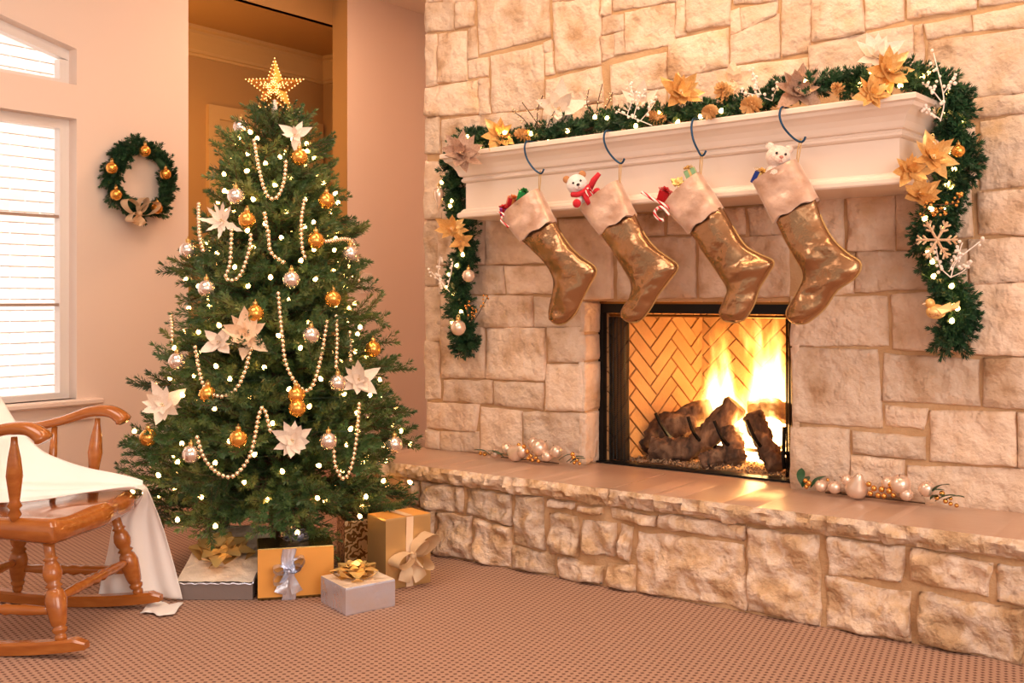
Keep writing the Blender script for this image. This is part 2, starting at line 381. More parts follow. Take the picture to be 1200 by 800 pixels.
# window wall with two window openings and the hall opening
YW0, YW1, ZS, ZT = 2.0, 3.353, .645, 2.2
UB, KARC, ZC, YC = 2.388, .257, 2.705, 2.676
def arc(y): return 2.69-.235*(y-2.917)
T = .15
wl = MB()
wl.box(WX-T, WX, -3.2, YW0, 0, CEIL)
wl.box(WX-T, WX, YW0, YW1, 0, ZS)
wl.box(WX-T, WX, YW0, YW1, ZT, UB)
ny = 20
for i in range(ny):
    a = YW0+(YW1-YW0)*i/ny; b = YW0+(YW1-YW0)*(i+1)/ny
    wl.add([(WX-T,a,arc(a)),(WX,a,arc(a)),(WX,b,arc(b)),(WX-T,b,arc(b)),(WX-T,a,CEIL),(WX,a,CEIL),(WX,b,CEIL),(WX-T,b,CEIL)],
           [(0,3,2,1),(4,5,6,7),(0,1,5,4),(1,2,6,5),(2,3,7,6),(3,0,4,7)])
HY0, HY1 = 4.094, 5.454
wl.box(WX-T, WX, YW1, HY0, 0, CEIL)
wl.box(WX-T, WX, HY1, 6.4, 0, CEIL)
wall_left = struct(wl.build('wall_left', M['wall']))
# far wall that closes the room behind the chimney breast
struct(MB().box(WX, -3.72, 6.3, 6.4, 0, CEIL).build('wall_far', M['wall']))

# hall behind the opening
HX = -6.55
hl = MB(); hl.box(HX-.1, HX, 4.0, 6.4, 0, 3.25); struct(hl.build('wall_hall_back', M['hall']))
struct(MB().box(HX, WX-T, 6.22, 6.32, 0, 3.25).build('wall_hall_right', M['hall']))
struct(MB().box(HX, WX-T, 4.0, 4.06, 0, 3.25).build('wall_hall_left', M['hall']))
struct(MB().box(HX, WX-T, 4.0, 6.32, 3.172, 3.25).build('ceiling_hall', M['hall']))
def crown(path_a, path_b, n, name):
    prof = [(0, 2.975), (.012, 2.978), (.016, 2.995), (.03, 3.0), (.035, 3.02), (.075, 3.085), (.10, 3.12), (.105, 3.14), (.13, 3.15), (.135, 3.172), (0, 3.172)]
    a = Vector(path_a); b = Vector(path_b); n = Vector(n)
    rings = [[Vector((p.x, p.y, 0))+n*d+Vector((0, 0, z)) for d, z in prof] for p in (a, b)]
    struct(MB().loft(rings).build(name, M['hall_trim']))
struct(MB().box(WX-T-.05, WX-T-.002, 4.0, 6.3, 3.172, CEIL+.02).build('wall_hall_header', M['hall']))
struct(MB().box(WX-T, WX-.006, HY1-.006, HY1-.0005, 0, CEIL).build('trim_3', M['hall']))
crown((HX, 4.06, 0), (HX, 6.22, 0), (1, 0, 0), 'trim_1')
crown((HX, 6.22, 0), (WX-T, 6.22, 0), (0, -1, 0), 'trim_2')
dr = struct(obj('door_1', None, None, (HX, 5.6, 0)))
d0, d1, dh = 5.04-5.6, 6.19-5.6, 2.64
dm = MB(); dm.box(0, .035, d0, d0+.10, 0, dh); dm.box(0, .035, d1-.10, d1, 0, dh); dm.box(0, .035, d0+.10, d1-.10, dh-.10, dh)
dm.build('door_casing', M['hall_trim'], dr)
MB().box(0, .02, d0+.10, d1-.10, .02, dh-.10).build('door_leaf', M['hall_trim'], dr)
for z0, z1 in ((.2, 1.0), (1.15, dh-.28)):
    MB().cbox(.02, .03, d0+.24, d1-.24, z0, z1, .008).build('door_panel', M['hall_trim'], dr)

# baseboards
bb = MB(); bb.box(WX, WX+.016, -3.2, HY0, 0, .115); bb.box(WX, WX+.01, -3.2, HY0, .115, .131); struct(bb.build('baseboard_left', M['wall']))
bb = MB(); bb.box(WX, WX+.016, HY1, 6.3, 0, .115); bb.box(WX, WX+.01, HY1, 6.3, .115, .131); struct(bb.build('baseboard_hall_side', M['wall']))

def pane_mat():
    m = bpy.data.materials.new('clear_pane'); m.use_nodes = True; N = m.node_tree.nodes; L = m.node_tree.links
    N.remove(N['Principled BSDF']); tr = N.new('ShaderNodeBsdfTransparent'); gl = N.new('ShaderNodeBsdfGlossy'); gl.inputs['Roughness'].default_value = .02
    mx = N.new('ShaderNodeMixShader'); mx.inputs[0].default_value = .05
    L.new(tr.outputs[0], mx.inputs[1]); L.new(gl.outputs[0], mx.inputs[2]); L.new(mx.outputs[0], N['Material Output'].inputs[0]); return m
M['pane'] = pane_mat()
w1 = struct(obj('window_1', None, None, (WX, (YW0+YW1)/2, ZS)))
hw = (YW1-YW0)/2; hh = ZT-ZS; fx0, fx1 = -.13, -.075
fm = MB(); fw = .055
fm.box(fx0, fx1, -hw, -hw+fw, 0, hh); fm.box(fx0, fx1, hw-fw, hw, 0, hh); fm.box(fx0, fx1, -hw+fw, hw-fw, 0, fw*.6); fm.box(fx0, fx1, -hw+fw, hw-fw, hh-fw, hh)
fm.build('window_frame', M['trim'], w1)
mz = [1.657-ZS, 1.167-ZS]
for z in mz: MB().box(-.115, -.085, -hw+fw, hw-fw, z-.008, z+.008).build('muntin', M['muntin'], w1)
zz = [fw*.6, mz[1], mz[0], hh-fw]
for a, b in zip(zz, zz[1:]): MB().box(-.103, -.098, -hw+fw, hw-fw, a+.011, b-.011).build('pane', M['pane'], w1)
sl = MB(); sl.cbox(-.075, .075, -hw-.05, hw+.125, -.032, 0, .008); sl.build('window_sill', M['wall'], w1)
MB().cbox(.0, .022, -hw-.02, hw+.095, -.12, -.032, .006).build('window_apron', M['wall'], w1)
w2 = struct(obj('window_2', None, None, (WX, YC, UB)))
fm = MB(); pn = MB(); pts = [YW0+(YW1-YW0)*i/24-YC for i in range(25)]
def zt(y): return arc(y+YC)-UB
for a, b in zip(pts, pts[1:]):
    vs = []
    for x in (fx0, fx1):
        vs += [(x,a,zt(a)-fw),(x,b,zt(b)-fw),(x,b,zt(b)),(x,a,zt(a))]
    fm.add(vs, [(0,1,2,3),(7,6,5,4),(0,4,5,1),(1,5,6,2),(2,6,7,3),(3,7,4,0)])
    a2 = max(a, -hw+fw); b2 = min(b, hw-fw)
    if b2 > a2:
        vs = []
        for x in (-.103, -.098): vs += [(x,a2,fw*.6),(x,b2,fw*.6),(x,b2,zt(b)-fw),(x,a2,zt(a)-fw)]
        pn.add(vs, [(0,1,2,3),(7,6,5,4)])
fm.box(fx0, fx1, -hw, hw, 0, fw*.6); fm.box(fx0, fx1, -hw, -hw+fw, fw*.6, zt(-hw+fw)-fw); fm.box(fx0, fx1, hw-fw, hw, fw*.6, zt(hw)-fw)
fm.build('window_frame', M['trim'], w2); pn.build('pane', M['pane'], w2)

# pale brick garden wall outside the windows
EXT = -6.78
ew = struct(MB().box(EXT-.2, EXT, .5, 4.6, 0, 3.6).build('wall_outside', M['ext_mortar']))
bme = MB().cbox(0, .004, 0, .197, 0, .064, .0015).mesh('brick', M['ext_brick'])
for r in range(35):
    for c in range(8):
        y = 2.75+c*.205+(r % 2)*.1025
        if y > 4.2: continue
        obj('brick', bme, ew, (EXT-.001, y, .55+r*.072))

# light switch
sw = thing('light_switch', 'small white light switch plate on the wall beside the hall opening', 'switch', (WX, 5.635, 1.312))
MB().cbox(0, .008, -.06, .06, -.075, .075, .004).build('plate', M['plastic'], sw)
MB().cbox(.008, .014, -.016, .016, -.033, .033, .002).build('rocker', M['plastic'], sw)

# ------------------------------------------------------------------ stone masonry
def stone_mesh(q, n, proud, rough, seed, roll=.012, res=.035, jit=.006, back=.03):
    """q: TL,TR,BR,BL points of the face on the mortar plane, n: outward normal."""
    q = [Vector(p) for p in q]; n = Vector(n)
    wd_ = ((q[1]-q[0]).length+(q[2]-q[3]).length)/2; ht = ((q[3]-q[0]).length+(q[2]-q[1]).length)/2
    nu = max(4, min(24, int(wd_/res)+3)); nv = max(4, min(24, int(ht/res)+3))
    def param(k, m, size):                 # denser at the rim
        if k == 0: return 0.0
        if k == m-1: return 1.0
        e = min(.25, roll/size)
        return e+(1-2*e)*(k-1)/(m-3) if m > 3 else .5
    b = MB(); tilt = (random.uniform(-1, 1)*.004, random.uniform(-1, 1)*.004)
    ex = (q[1]-q[0]).normalized(); ez = (q[0]-q[3]).normalized()
    front = []
    for j in range(nv):
        v = param(j, nv, ht)
        for i in range(nu):
            u = param(i, nu, wd_)
            p = q[0].lerp(q[1], u).lerp(q[3].lerp(q[2], u), v)
            rim = i in (0, nu-1) or j in (0, nv-1)
            s = p*1.0+Vector((seed*3.1, seed*1.7, 0))
            h = proud*(.5 if rim else 1)
            h += rough*fr(s.x, s.y, s.z, 9, 4)*(.4 if rim else 1)+tilt[0]*(u-.5)*2+tilt[1]*(v-.5)*2
            w = jit*(1 if rim else .4)
            p = p+ex*(nz(s.x+9, s.y, s.z, 14)*w)+ez*(nz(s.x, s.y+5, s.z, 14)*w)
            b.v.append(tuple(p+n*max(h, .002)))
    # outward = n: orientation chosen so that normals face n
    flip = ex.cross(-ez).dot(n) < 0
    for j in range(nv-1):
        for i in range(nu-1):
            f = [j*nu+i, j*nu+i+1, (j+1)*nu+i+1, (j+1)*nu+i]
            b.f.append(f[::-1] if flip else f); b.m.append(0)
    rimi = [i for i in range(nu)]+[j*nu+nu-1 for j in range(1, nv)]+[(nv-1)*nu+i for i in range(nu-2, -1, -1)]+[j*nu for j in range(nv-2, 0, -1)]
    base = len(b.v)
    for k in rimi: b.v.append(tuple(Vector(b.v[k])-n*(back)))
    m = len(rimi)
    for k in range(m):
        f = [rimi[k], base+k, base+(k+1) % m, rimi[(k+1) % m]]
        b.f.append(f[::-1] if flip else f); b.m.append(0)
    return b
WALL_STONES=[
(-3.727,2.755,-3.539,2.729,-3.535,2.590,-3.727,2.608),(-3.727,2.816,-3.623,2.798,-3.617,2.752,-3.727,2.765),
(-3.613,2.796,-3.412,2.762,-3.409,2.721,-3.610,2.748),(-3.517,2.723,-3.404,2.710,-3.404,2.595,-3.517,2.592),
(-3.727,2.588,-3.655,2.580,-3.650,2.321,-3.727,2.320),(-3.642,2.583,-3.454,2.568,-3.449,2.321,-3.642,2.325),
(-3.437,2.575,-3.394,2.578,-3.381,2.427,-3.441,2.424),(-3.381,2.757,-2.941,2.682,-2.939,2.468,-3.369,2.441),
(-3.437,2.413,-3.313,2.416,-3.313,2.324,-3.437,2.330),(-3.727,2.308,-3.375,2.308,-3.371,2.141,-3.727,2.163),
(-3.363,2.311,-3.313,2.312,-3.301,2.134,-3.363,2.133),(-3.289,2.413,-2.975,2.432,-2.975,2.129,-3.283,2.132),
(-2.966,2.435,-2.921,2.447,-2.921,2.392,-2.960,2.392),(-2.960,2.383,-2.921,2.387,-2.910,2.284,-2.960,2.281),
(-2.915,2.622,-2.649,2.608,-2.649,2.296,-2.893,2.291),(-2.915,2.682,-2.649,2.637,-2.649,2.617,-2.910,2.632),
(-2.639,2.631,-2.592,2.623,-2.592,2.520,-2.637,2.519),(-2.637,2.510,-2.530,2.511,-2.527,2.435,-2.637,2.433),
(-2.639,2.420,-2.576,2.420,-2.576,2.327,-2.639,2.308),(-2.571,2.424,-2.525,2.426,-2.515,2.332,-2.571,2.326),
(-2.955,2.257,-2.649,2.283,-2.634,2.119,-2.955,2.126),(-3.727,2.148,-3.637,2.147,-3.630,1.958,-3.727,1.965),
(-3.617,2.127,-3.369,2.127,-3.356,1.936,-3.610,1.956),(-3.354,2.125,-2.989,2.116,-2.989,1.943,-3.350,1.955),
(-2.977,2.115,-2.634,2.106,-2.634,1.967,-2.972,1.979),(-2.592,2.280,-2.304,2.305,-2.304,2.148,-2.586,2.150),
(-2.517,2.513,-2.263,2.516,-2.262,2.336,-2.512,2.327),(-2.250,2.522,-2.215,2.525,-2.210,2.371,-2.250,2.368),
(-2.576,2.638,-2.243,2.581,-2.243,2.525,-2.576,2.536),(-2.201,2.573,-1.988,2.537,-1.999,2.385,-2.196,2.382),
(-2.291,2.353,-2.003,2.365,-2.003,2.204,-2.296,2.181),(-1.974,2.534,-1.785,2.502,-1.785,2.450,-1.972,2.468),
(-1.950,2.444,-1.783,2.444,-1.781,2.393,-1.938,2.347),(-1.988,2.438,-1.956,2.445,-1.945,2.349,-1.988,2.338),
(-1.988,2.330,-1.774,2.387,-1.769,2.210,-1.990,2.210),(-1.756,2.497,-1.638,2.477,-1.638,2.220,-1.756,2.216),
(-2.296,2.173,-2.003,2.196,-1.999,2.050,-2.287,2.030),(-1.994,2.199,-1.644,2.189,-1.640,2.050,-1.990,2.049),
(-2.576,2.140,-2.311,2.140,-2.306,2.032,-2.576,2.033),(-1.630,2.475,-1.430,2.441,-1.414,2.262,-1.626,2.254),
(-1.417,2.439,-1.263,2.412,-1.263,2.288,-1.405,2.272),(-1.248,2.410,-0.994,2.366,-0.994,2.290,-1.244,2.293),
(-0.981,2.364,-0.790,2.331,-0.790,2.289,-0.981,2.300),(-1.179,2.253,-1.015,2.268,-1.011,2.210,-1.169,2.200),
(-1.001,2.262,-0.790,2.275,-0.790,2.194,-1.002,2.208),(-1.638,2.236,-1.226,2.264,-1.223,2.077,-1.634,2.050),
(-1.220,2.256,-1.190,2.259,-1.186,2.073,-1.219,2.077),(-1.169,2.192,-0.790,2.184,-0.790,1.956,-1.169,1.959),
(-1.176,1.945,-0.790,1.952,-0.790,1.884,-1.172,1.878),(-0.976,1.858,-0.796,1.878,-0.796,1.613,-0.976,1.611),
(-1.152,1.852,-1.002,1.853,-0.998,1.635,-1.152,1.637),(-0.984,1.592,-0.796,1.602,-0.796,1.432,-0.982,1.448),
(-1.152,1.622,-1.016,1.625,-1.012,1.434,-1.152,1.431),(-1.613,1.609,-1.502,1.617,-1.500,1.408,-1.613,1.402),
(-1.479,1.620,-1.297,1.618,-1.297,1.394,-1.479,1.390),(-1.288,1.618,-1.161,1.619,-1.161,1.394,-1.284,1.393),
(-1.443,1.384,-1.149,1.385,-1.144,1.243,-1.447,1.227),(-1.140,1.381,-1.030,1.387,-1.026,1.251,-1.136,1.243),
(-1.018,1.420,-0.813,1.422,-0.813,1.266,-1.014,1.255),(-1.543,1.378,-1.454,1.380,-1.458,1.223,-1.543,1.219),
(-1.719,1.205,-1.327,1.209,-1.323,1.019,-1.719,1.005),(-1.305,1.214,-1.029,1.234,-1.029,1.002,-1.301,1.002),
(-1.018,1.251,-0.813,1.262,-0.813,0.991,-1.018,0.993),(-1.714,0.995,-1.367,0.995,-1.345,0.691,-1.704,0.693),
(-1.336,0.983,-0.987,0.968,-0.984,0.800,-1.336,0.802),(-0.967,0.977,-0.809,0.983,-0.809,0.798,-0.965,0.797),
(-1.327,0.780,-1.169,0.776,-1.190,0.697,-1.327,0.705),(-1.157,0.769,-0.858,0.783,-0.855,0.585,-1.161,0.579),
(-0.847,0.780,-0.809,0.782,-0.809,0.586,-0.847,0.582),(-1.719,0.664,-1.479,0.676,-1.476,0.424,-1.714,0.408),
(-1.456,0.669,-1.182,0.663,-1.182,0.581,-1.456,0.584),(-1.467,0.569,-1.262,0.570,-1.262,0.430,-1.467,0.416),
(-1.245,0.549,-0.809,0.577,-0.809,0.414,-1.244,0.397),(-3.727,1.922,-3.617,1.914,-3.617,1.619,-3.727,1.619),
(-3.604,1.913,-3.332,1.892,-3.332,1.606,-3.604,1.615),(-3.727,1.608,-3.650,1.603,-3.650,1.274,-3.727,1.269),
(-3.637,1.607,-3.332,1.601,-3.332,1.378,-3.637,1.379),(-3.319,1.603,-2.899,1.590,-2.899,1.374,-3.319,1.373),
(-3.198,1.361,-2.910,1.353,-2.910,1.226,-3.193,1.227),(-3.637,1.369,-3.216,1.364,-3.210,1.227,-3.637,1.224),
(-3.727,1.259,-3.630,1.254,-3.630,0.978,-3.727,0.971),(-3.617,1.214,-3.040,1.213,-3.034,1.063,-3.617,1.053),
(-3.023,1.208,-2.751,1.194,-2.751,1.067,-3.023,1.063),(-2.876,1.577,-2.585,1.580,-2.585,1.204,-2.876,1.192),
(-2.549,1.472,-2.165,1.471,-2.157,1.208,-2.549,1.200),(-2.549,1.579,-2.318,1.583,-2.318,1.488,-2.549,1.484),
(-2.292,1.586,-1.931,1.587,-1.923,1.477,-2.292,1.490),(-2.140,1.462,-1.729,1.463,-1.729,1.211,-2.136,1.207),
(-1.908,1.586,-1.634,1.590,-1.630,1.474,-1.900,1.473),(-3.727,0.974,-3.639,0.971,-3.630,0.681,-3.727,0.675),
(-3.617,1.057,-3.338,1.061,-3.332,0.804,-3.610,0.792),(-3.313,1.051,-2.966,1.057,-2.960,0.806,-3.319,0.799),
(-2.943,1.058,-2.747,1.070,-2.747,0.902,-2.943,0.895),(-2.949,0.881,-2.747,0.888,-2.747,0.670,-2.955,0.662),
(-3.604,0.777,-3.289,0.786,-3.285,0.675,-3.604,0.672),(-3.273,0.782,-2.977,0.791,-2.977,0.665,-3.271,0.667),
(-3.719,0.655,-3.369,0.661,-3.394,0.528,-3.719,0.524),(-3.356,0.652,-3.104,0.643,-3.110,0.430,-3.356,0.423),
(-3.087,0.644,-2.745,0.657,-2.745,0.407,-3.087,0.394),(-3.719,0.514,-3.639,0.505,-3.630,0.420,-3.719,0.418),
(-3.623,0.506,-3.375,0.524,-3.369,0.422,-3.623,0.411)]
HEARTH_STONES=[
(-3.502,0.346,-3.376,0.340,-3.362,0.223,-3.487,0.225),(-3.502,0.207,-3.283,0.209,-3.292,0.001,-3.487,-0.006),
(-3.359,0.334,-3.107,0.334,-3.114,0.211,-3.345,0.220),(-3.087,0.331,-2.839,0.333,-2.839,0.199,-3.081,0.214),
(-2.814,0.335,-2.664,0.337,-2.652,0.111,-2.820,0.117),(-2.628,0.334,-2.502,0.331,-2.507,0.304,-2.626,0.300),
(-2.485,0.329,-2.352,0.328,-2.357,0.297,-2.479,0.301),(-2.330,0.328,-2.109,0.322,-2.109,0.282,-2.314,0.288),
(-3.262,0.203,-3.068,0.206,-3.061,0.008,-3.276,-0.002),(-3.035,0.195,-2.833,0.190,-2.839,0.006,-3.042,0.001),
(-2.628,0.278,-2.485,0.277,-2.473,0.113,-2.628,0.105),(-2.462,0.270,-2.297,0.272,-2.297,0.133,-2.457,0.124),
(-2.276,0.270,-2.213,0.268,-2.228,0.125,-2.281,0.131),(-2.827,0.102,-2.593,0.095,-2.605,0.012,-2.833,0.002),
(-2.576,0.088,-2.357,0.087,-2.368,0.007,-2.582,0.001),(-2.341,0.099,-2.207,0.105,-2.202,0.006,-2.341,0.002),
(-2.098,0.337,-1.722,0.335,-1.722,0.276,-2.098,0.275),(-2.191,0.249,-1.727,0.258,-1.722,0.016,-2.201,0.002),
(-1.713,0.328,-1.429,0.332,-1.429,0.002,-1.708,0.006),(-1.401,0.336,-1.123,0.334,-1.134,0.211,-1.401,0.198),
(-1.100,0.333,-0.835,0.325,-0.853,0.207,-1.104,0.220),(-0.818,0.320,-0.647,0.317,-0.647,0.191,-0.822,0.198),
(-1.405,0.185,-1.107,0.181,-1.104,-0.005,-1.405,-0.006),(-1.081,0.181,-0.743,0.182,-0.743,-0.005,-1.081,-0.012),
(-0.730,0.180,-0.583,0.181,-0.583,-0.004,-0.730,-0.002)]

FX0, FX1, FZ0, FZ1 = -2.738, -1.708, .415, 1.188      # firebox opening
wf = MB()
wf.box(-3.722, FX0, WY, WY+.2, 0, CEIL); wf.box(FX1, .9, WY, WY+.2, 0, CEIL); wf.box(FX0, FX1, WY, WY+.2, FZ1, CEIL); wf.box(FX0, FX1, WY, WY+.2, 0, FZ0-.02)
wf.box(-3.722, -3.6, WY+.2, 6.3, 0, CEIL)
wall_fire = struct(wf.build('wall_fireplace', M['mortar']))
sd = 0
def wall_stone(c, proud=.014, rough=.014, jit=.006):
    global sd; sd += 1
    g = .0035; c = [v+g*s_ for v, s_ in zip(c, (-1, 1, 1, 1, 1, -1, -1, -1))]
    c = [max(-3.745, v) if i % 2 == 0 else v for i, v in enumerate(c)]
    q = [(c[0], WY, c[1]), (c[2], WY, c[3]), (c[4], WY, c[5]), (c[6], WY, c[7])]
    b = stone_mesh(q, (0, -1, 0), proud+random.uniform(-.005, .009), rough, sd, jit=jit, roll=.007, res=.024)
    return b.build('stone', M['stone'], wall_fire, smooth=True)
for c in WALL_STONES: wall_stone(c)
# courses that run on beyond the traced part: to the right and above
z = .42
while z < CEIL-.1:
    h = random.uniform(.16, .3); h = min(h, CEIL-.02-z); x = -.765
    while x < .8:
        w_ = random.uniform(.25, .5); x1 = min(x+w_, .88)
        wall_stone((x, z+h, x1-.015, z+h, x1-.015, z+.012, x, z+.012)); x = x1
    z += h
x = -3.73
while x < -.8:
    w_ = random.uniform(.2, .5); zb = max(2.83-.0*(x+3.7), 2.3+.0) ; x1 = min(x+w_, -.78)
    top = lambda X: 2.80+(2.33-2.80)*(X+3.73)/(2.95)
    wall_stone((x, top(x)+.26, x1-.015, top(x1)+.26, x1-.015, top(x1)+.012, x, top(x)+.012))
    wall_stone((x, CEIL-.02, x1-.015, CEIL-.02, x1-.015, top(x1)+.28, x, top(x)+.28)); x = x1
# stones of the left firebox reveal
for z0, z1 in ((.42, .66), (.672, .90), (.91, 1.03), (1.042, 1.185)):
    sd += 1
    stone_mesh([(FX0, WY-.012, z1), (FX0, WY+.125, z1), (FX0, WY+.125, z0), (FX0, WY-.012, z0)], (1, 0, 0), .010, .006, sd).build('stone', M['stone'], wall_fire, smooth=True)
for z0, z1 in ((.42, .8), (.81, 1.185)):
    sd += 1
    stone_mesh([(FX1, WY+.125, z1), (FX1, WY-.012, z1), (FX1, WY-.012, z0), (FX1, WY+.125, z0)], (-1, 0, 0), .008, .006, sd).build('stone', M['stone'], wall_fire, smooth=True)

# ------------------------------------------------------------------ raised hearth
HZ = .415; HF = 3.79
hearth = thing('stone_hearth', 'raised stone hearth of rough tan blocks under smooth slabs, before the firebox', 'hearth', (-2.2, 4.05, 0))
hb = MB(); hb.box(-3.70, .9, 3.835, WY-.002, 0, .343); hb.build('mortar_core', M['mortar'], hearth, world=True)
for c in HEARTH_STONES:
    sd += 1
    c = [max(v, .004) if i % 2 else v for i, v in enumerate(c)]
    q = [(c[0], 3.835, c[1]), (c[2], 3.835, c[3]), (c[4], 3.835, c[5]), (c[6], 3.835, c[7])]
    stone_mesh(q, (0, -1, 0), .026, .042, sd, roll=.010, res=.014, jit=.012).build('stone', M['rock'], hearth, smooth=True, world=True)
x = -.56
while x < .85:
    x1 = min(x+random.uniform(.3, .5), .9)
    for z0, z1 in ((.005, .18), (.195, .335)):
        sd += 1
        stone_mesh([(x, 3.835, z1), (x1-.015, 3.835, z1), (x1-.015, 3.835, z0), (x, 3.835, z0)], (0, -1, 0), .03, .03, sd, roll=.018, res=.02, jit=.01).build('stone', M['rock'], hearth, smooth=True, world=True)
    x = x1
for (y0, y1) in ((3.85, 4.02), (4.03, 4.26)):                       # stones on the hidden left end
    for z0, z1 in ((.005, .17), (.18, .335)):
        sd += 1
        stone_mesh([(-3.70, y1, z1), (-3.70, y0, z1), (-3.70, y0, z0), (-3.70, y1, z0)], (-1, 0, 0), .03, .025, sd, roll=.018, res=.025, jit=.01).build('stone', M['rock'], hearth, smooth=True, world=True)
def slab(x0, x1, sdv, lend):
    b = MB(); n = int((x1-x0)/.016)+2; rows = 6; th = .07
    ring = []
    for i in range(n):
        x = x0+(x1-x0)*i/(n-1); col = [(x, WY-.001, HZ-th), (x, WY-.001, HZ)]
        e0 = .006*nz(x, sdv, 0, 22)
        col.append((x, HF+.006+e0, HZ))
        for k in range(1, rows):
            v = k/(rows-1)
            y = HF-.012*math.sin(v*PI)+.034*fr(x, sdv, HZ-th*v, 21, 6)+.02*v*v
            zq = HZ-.004-th*v*.95+(.010*nz(x, 3, sdv, 15) if k == rows-1 else 0)
            col.append((x, y, zq))
        ring.append(col)
    b.loft(ring, True, True)
    o = b.build('slab', [M['slab'], M['rock']], hearth, smooth=True, world=True, sharp=40)
    me = o.data; ids = []
    for p in me.polygons:
        ids.append(0 if p.normal.z > .9 and p.center.y+4.05 > HF+.03 else 1)
    me.polygons.foreach_set('material_index', ids)
slab(-3.77, -2.317, 1.3, True); slab(-2.308, .2, 2.9, False); slab(.209, .9, 4.4, False)
MB().box(-3.7, .9, HF+.03, WY, .343, .352).build('bedding', M['mortar'], hearth, world=True)

# ------------------------------------------------------------------ firebox
fb = thing('firebox', 'black framed open firebox lined with herringbone fire brick', 'fireplace', (-2.22, 4.6, .415))
BK = 5.05; XBL = at_y(822, 450, BK).x; XBR = -1.93; FY = 4.41
IL, IR, IT = FX0+.028, FX1-.028, FZ1-.055
def herring(p0, p1, z0, z1, n, mirror=False, name='brick'):
    """bricks on the vertical panel from p0 to p1 (plan points)."""
    p0 = Vector((*p0, 0)); p1 = Vector((*p1, 0)); n = Vector((*n, 0)); Lw = (p1-p0).length; e = (p1-p0).normalized()
    back = MB(); q = [p0+Vector((0, 0, z0)), p1+Vector((0, 0, z0)), p1+Vector((0, 0, z1)), p0+Vector((0, 0, z1))]
    back.add(q+[p-n*.04 for p in q], [(0,1,2,3),(7,6,5,4),(0,4,5,1),(1,5,6,2),(2,6,7,3),(3,7,4,0)])
    back.build('panel', M['firejoint'], fb, world=True)
    w = .067; g = .0035; k = 3; s2 = math.sqrt(.5); R_ = int((Lw+z1-z0)/w)+4
    for i in range(-R_, R_):
        for j in range(-R_, R_):
            m = (i-j) % (2*k)
            if m == 0: rc = (i*w+g, j*w+g, (i+k)*w-g, (j+1)*w-g)
            elif m == 2*k-1: rc = (i*w+g, j*w+g, (i+1)*w-g, (j+k)*w-g)
            else: continue
            poly = []
            for (a, b) in ((rc[0], rc[1]), (rc[2], rc[1]), (rc[2], rc[3]), (rc[0], rc[3])):
                u = (a-b)*s2+Lw*.5; v = (a+b)*s2+(z1-z0)*.5
                if mirror: u = Lw-u
                poly.append((u, v))
            for axis, lim, sgn in ((0, .002, 1), (0, Lw-.002, -1), (1, .002, 1), (1, z1-z0-.002, -1)):   # clip to the panel
                out = []
                for a, b in zip(poly, poly[1:]+poly[:1]):
                    da = (a[axis]-lim)*sgn; db = (b[axis]-lim)*sgn
                    if da >= 0: out.append(a)
                    if da*db < 0:
                        t = da/(da-db); out.append((a[0]+(b[0]-a[0])*t, a[1]+(b[1]-a[1])*t))
                poly = out
                if len(poly) < 3: break
            if len(poly) < 3: continue
            ar = abs(sum(a[0]*b[1]-b[0]*a[1] for a, b in zip(poly, poly[1:]+poly[:1])))/2
            if ar < 2e-4: continue
            cu = sum(a[0] for a in poly)/len(poly); cv_ = sum(a[1] for a in poly)/len(poly)
            d = .012+random.uniform(-.001, .001); rings = []
            for dep, sh in ((0, 0), (d-.003, 0), (d, .0035)):
                ring = []
                for (u, v) in poly:
                    ll = math.hypot(u-cu, v-cv_); f = 1-sh/max(ll, .01)
                    ring.append(p0+e*(cu+(u-cu)*f)+Vector((0, 0, z0+cv_+(v-cv_)*f))+n*dep)
                rings.append(ring)
            MB().loft(rings).build(name, M['firebrick'], fb, world=True)
nl = Vector((BK-FY, -(XBL-IL), 0)).normalized()
herring((IL, FY+.02), (XBL, BK), FZ0, FZ1+.02, (nl.x, nl.y))
herring((XBL, BK), (XBR, BK), FZ0, FZ1+.02, (0, -1), True)
nr = Vector((-(BK-FY), -(IR-XBR), 0)).normalized()
herring((XBR, BK), (IR, FY+.02), FZ0, FZ1+.02, (nr.x, nr.y))
MB().box(FX0+.001, FX1-.001, WY, FY-.02, FZ0-.018, FZ0).build('inner_hearth', M['slab'], fb, world=True)
MB().box(FX0, FX1, FY-.02, BK+.1, FZ0-.018, FZ0+.004).build('firebox_floor', M['firejoint'], fb, world=True)
MB().box(FX0, FX1, FY+.06, BK+.1, FZ1, FZ1+.04).build('firebox_top', M['black'], fb, world=True)
fr_ = MB(); fr_.box(FX0, IL, FY-.01, FY+.05, FZ0, FZ1); fr_.box(IR, FX1, FY-.01, FY+.05, FZ0, FZ1); fr_.box(IL, IR, FY-.01, FY+.05, IT, FZ1-.012)
fr_.build('metal_frame', M['black'], fb, world=True)
MB().box(FX0, FX1, FY-.02, FY+.0, FZ1-.012, FZ1-.002).build('brass_strip', M['brass'], fb, world=True)
MB().box(FX0+.002, FX1-.002, FY-.035, FY+.03, FZ0, FZ0+.010).build('bottom_track', M['black'], fb, world=True)
rod = MB(); rod.tube([(IL, FY+.03, IT-.012), (IR, FY+.03, IT-.012)], .006, 8); rod.build('curtain_rod', M['brass'], fb, world=True)
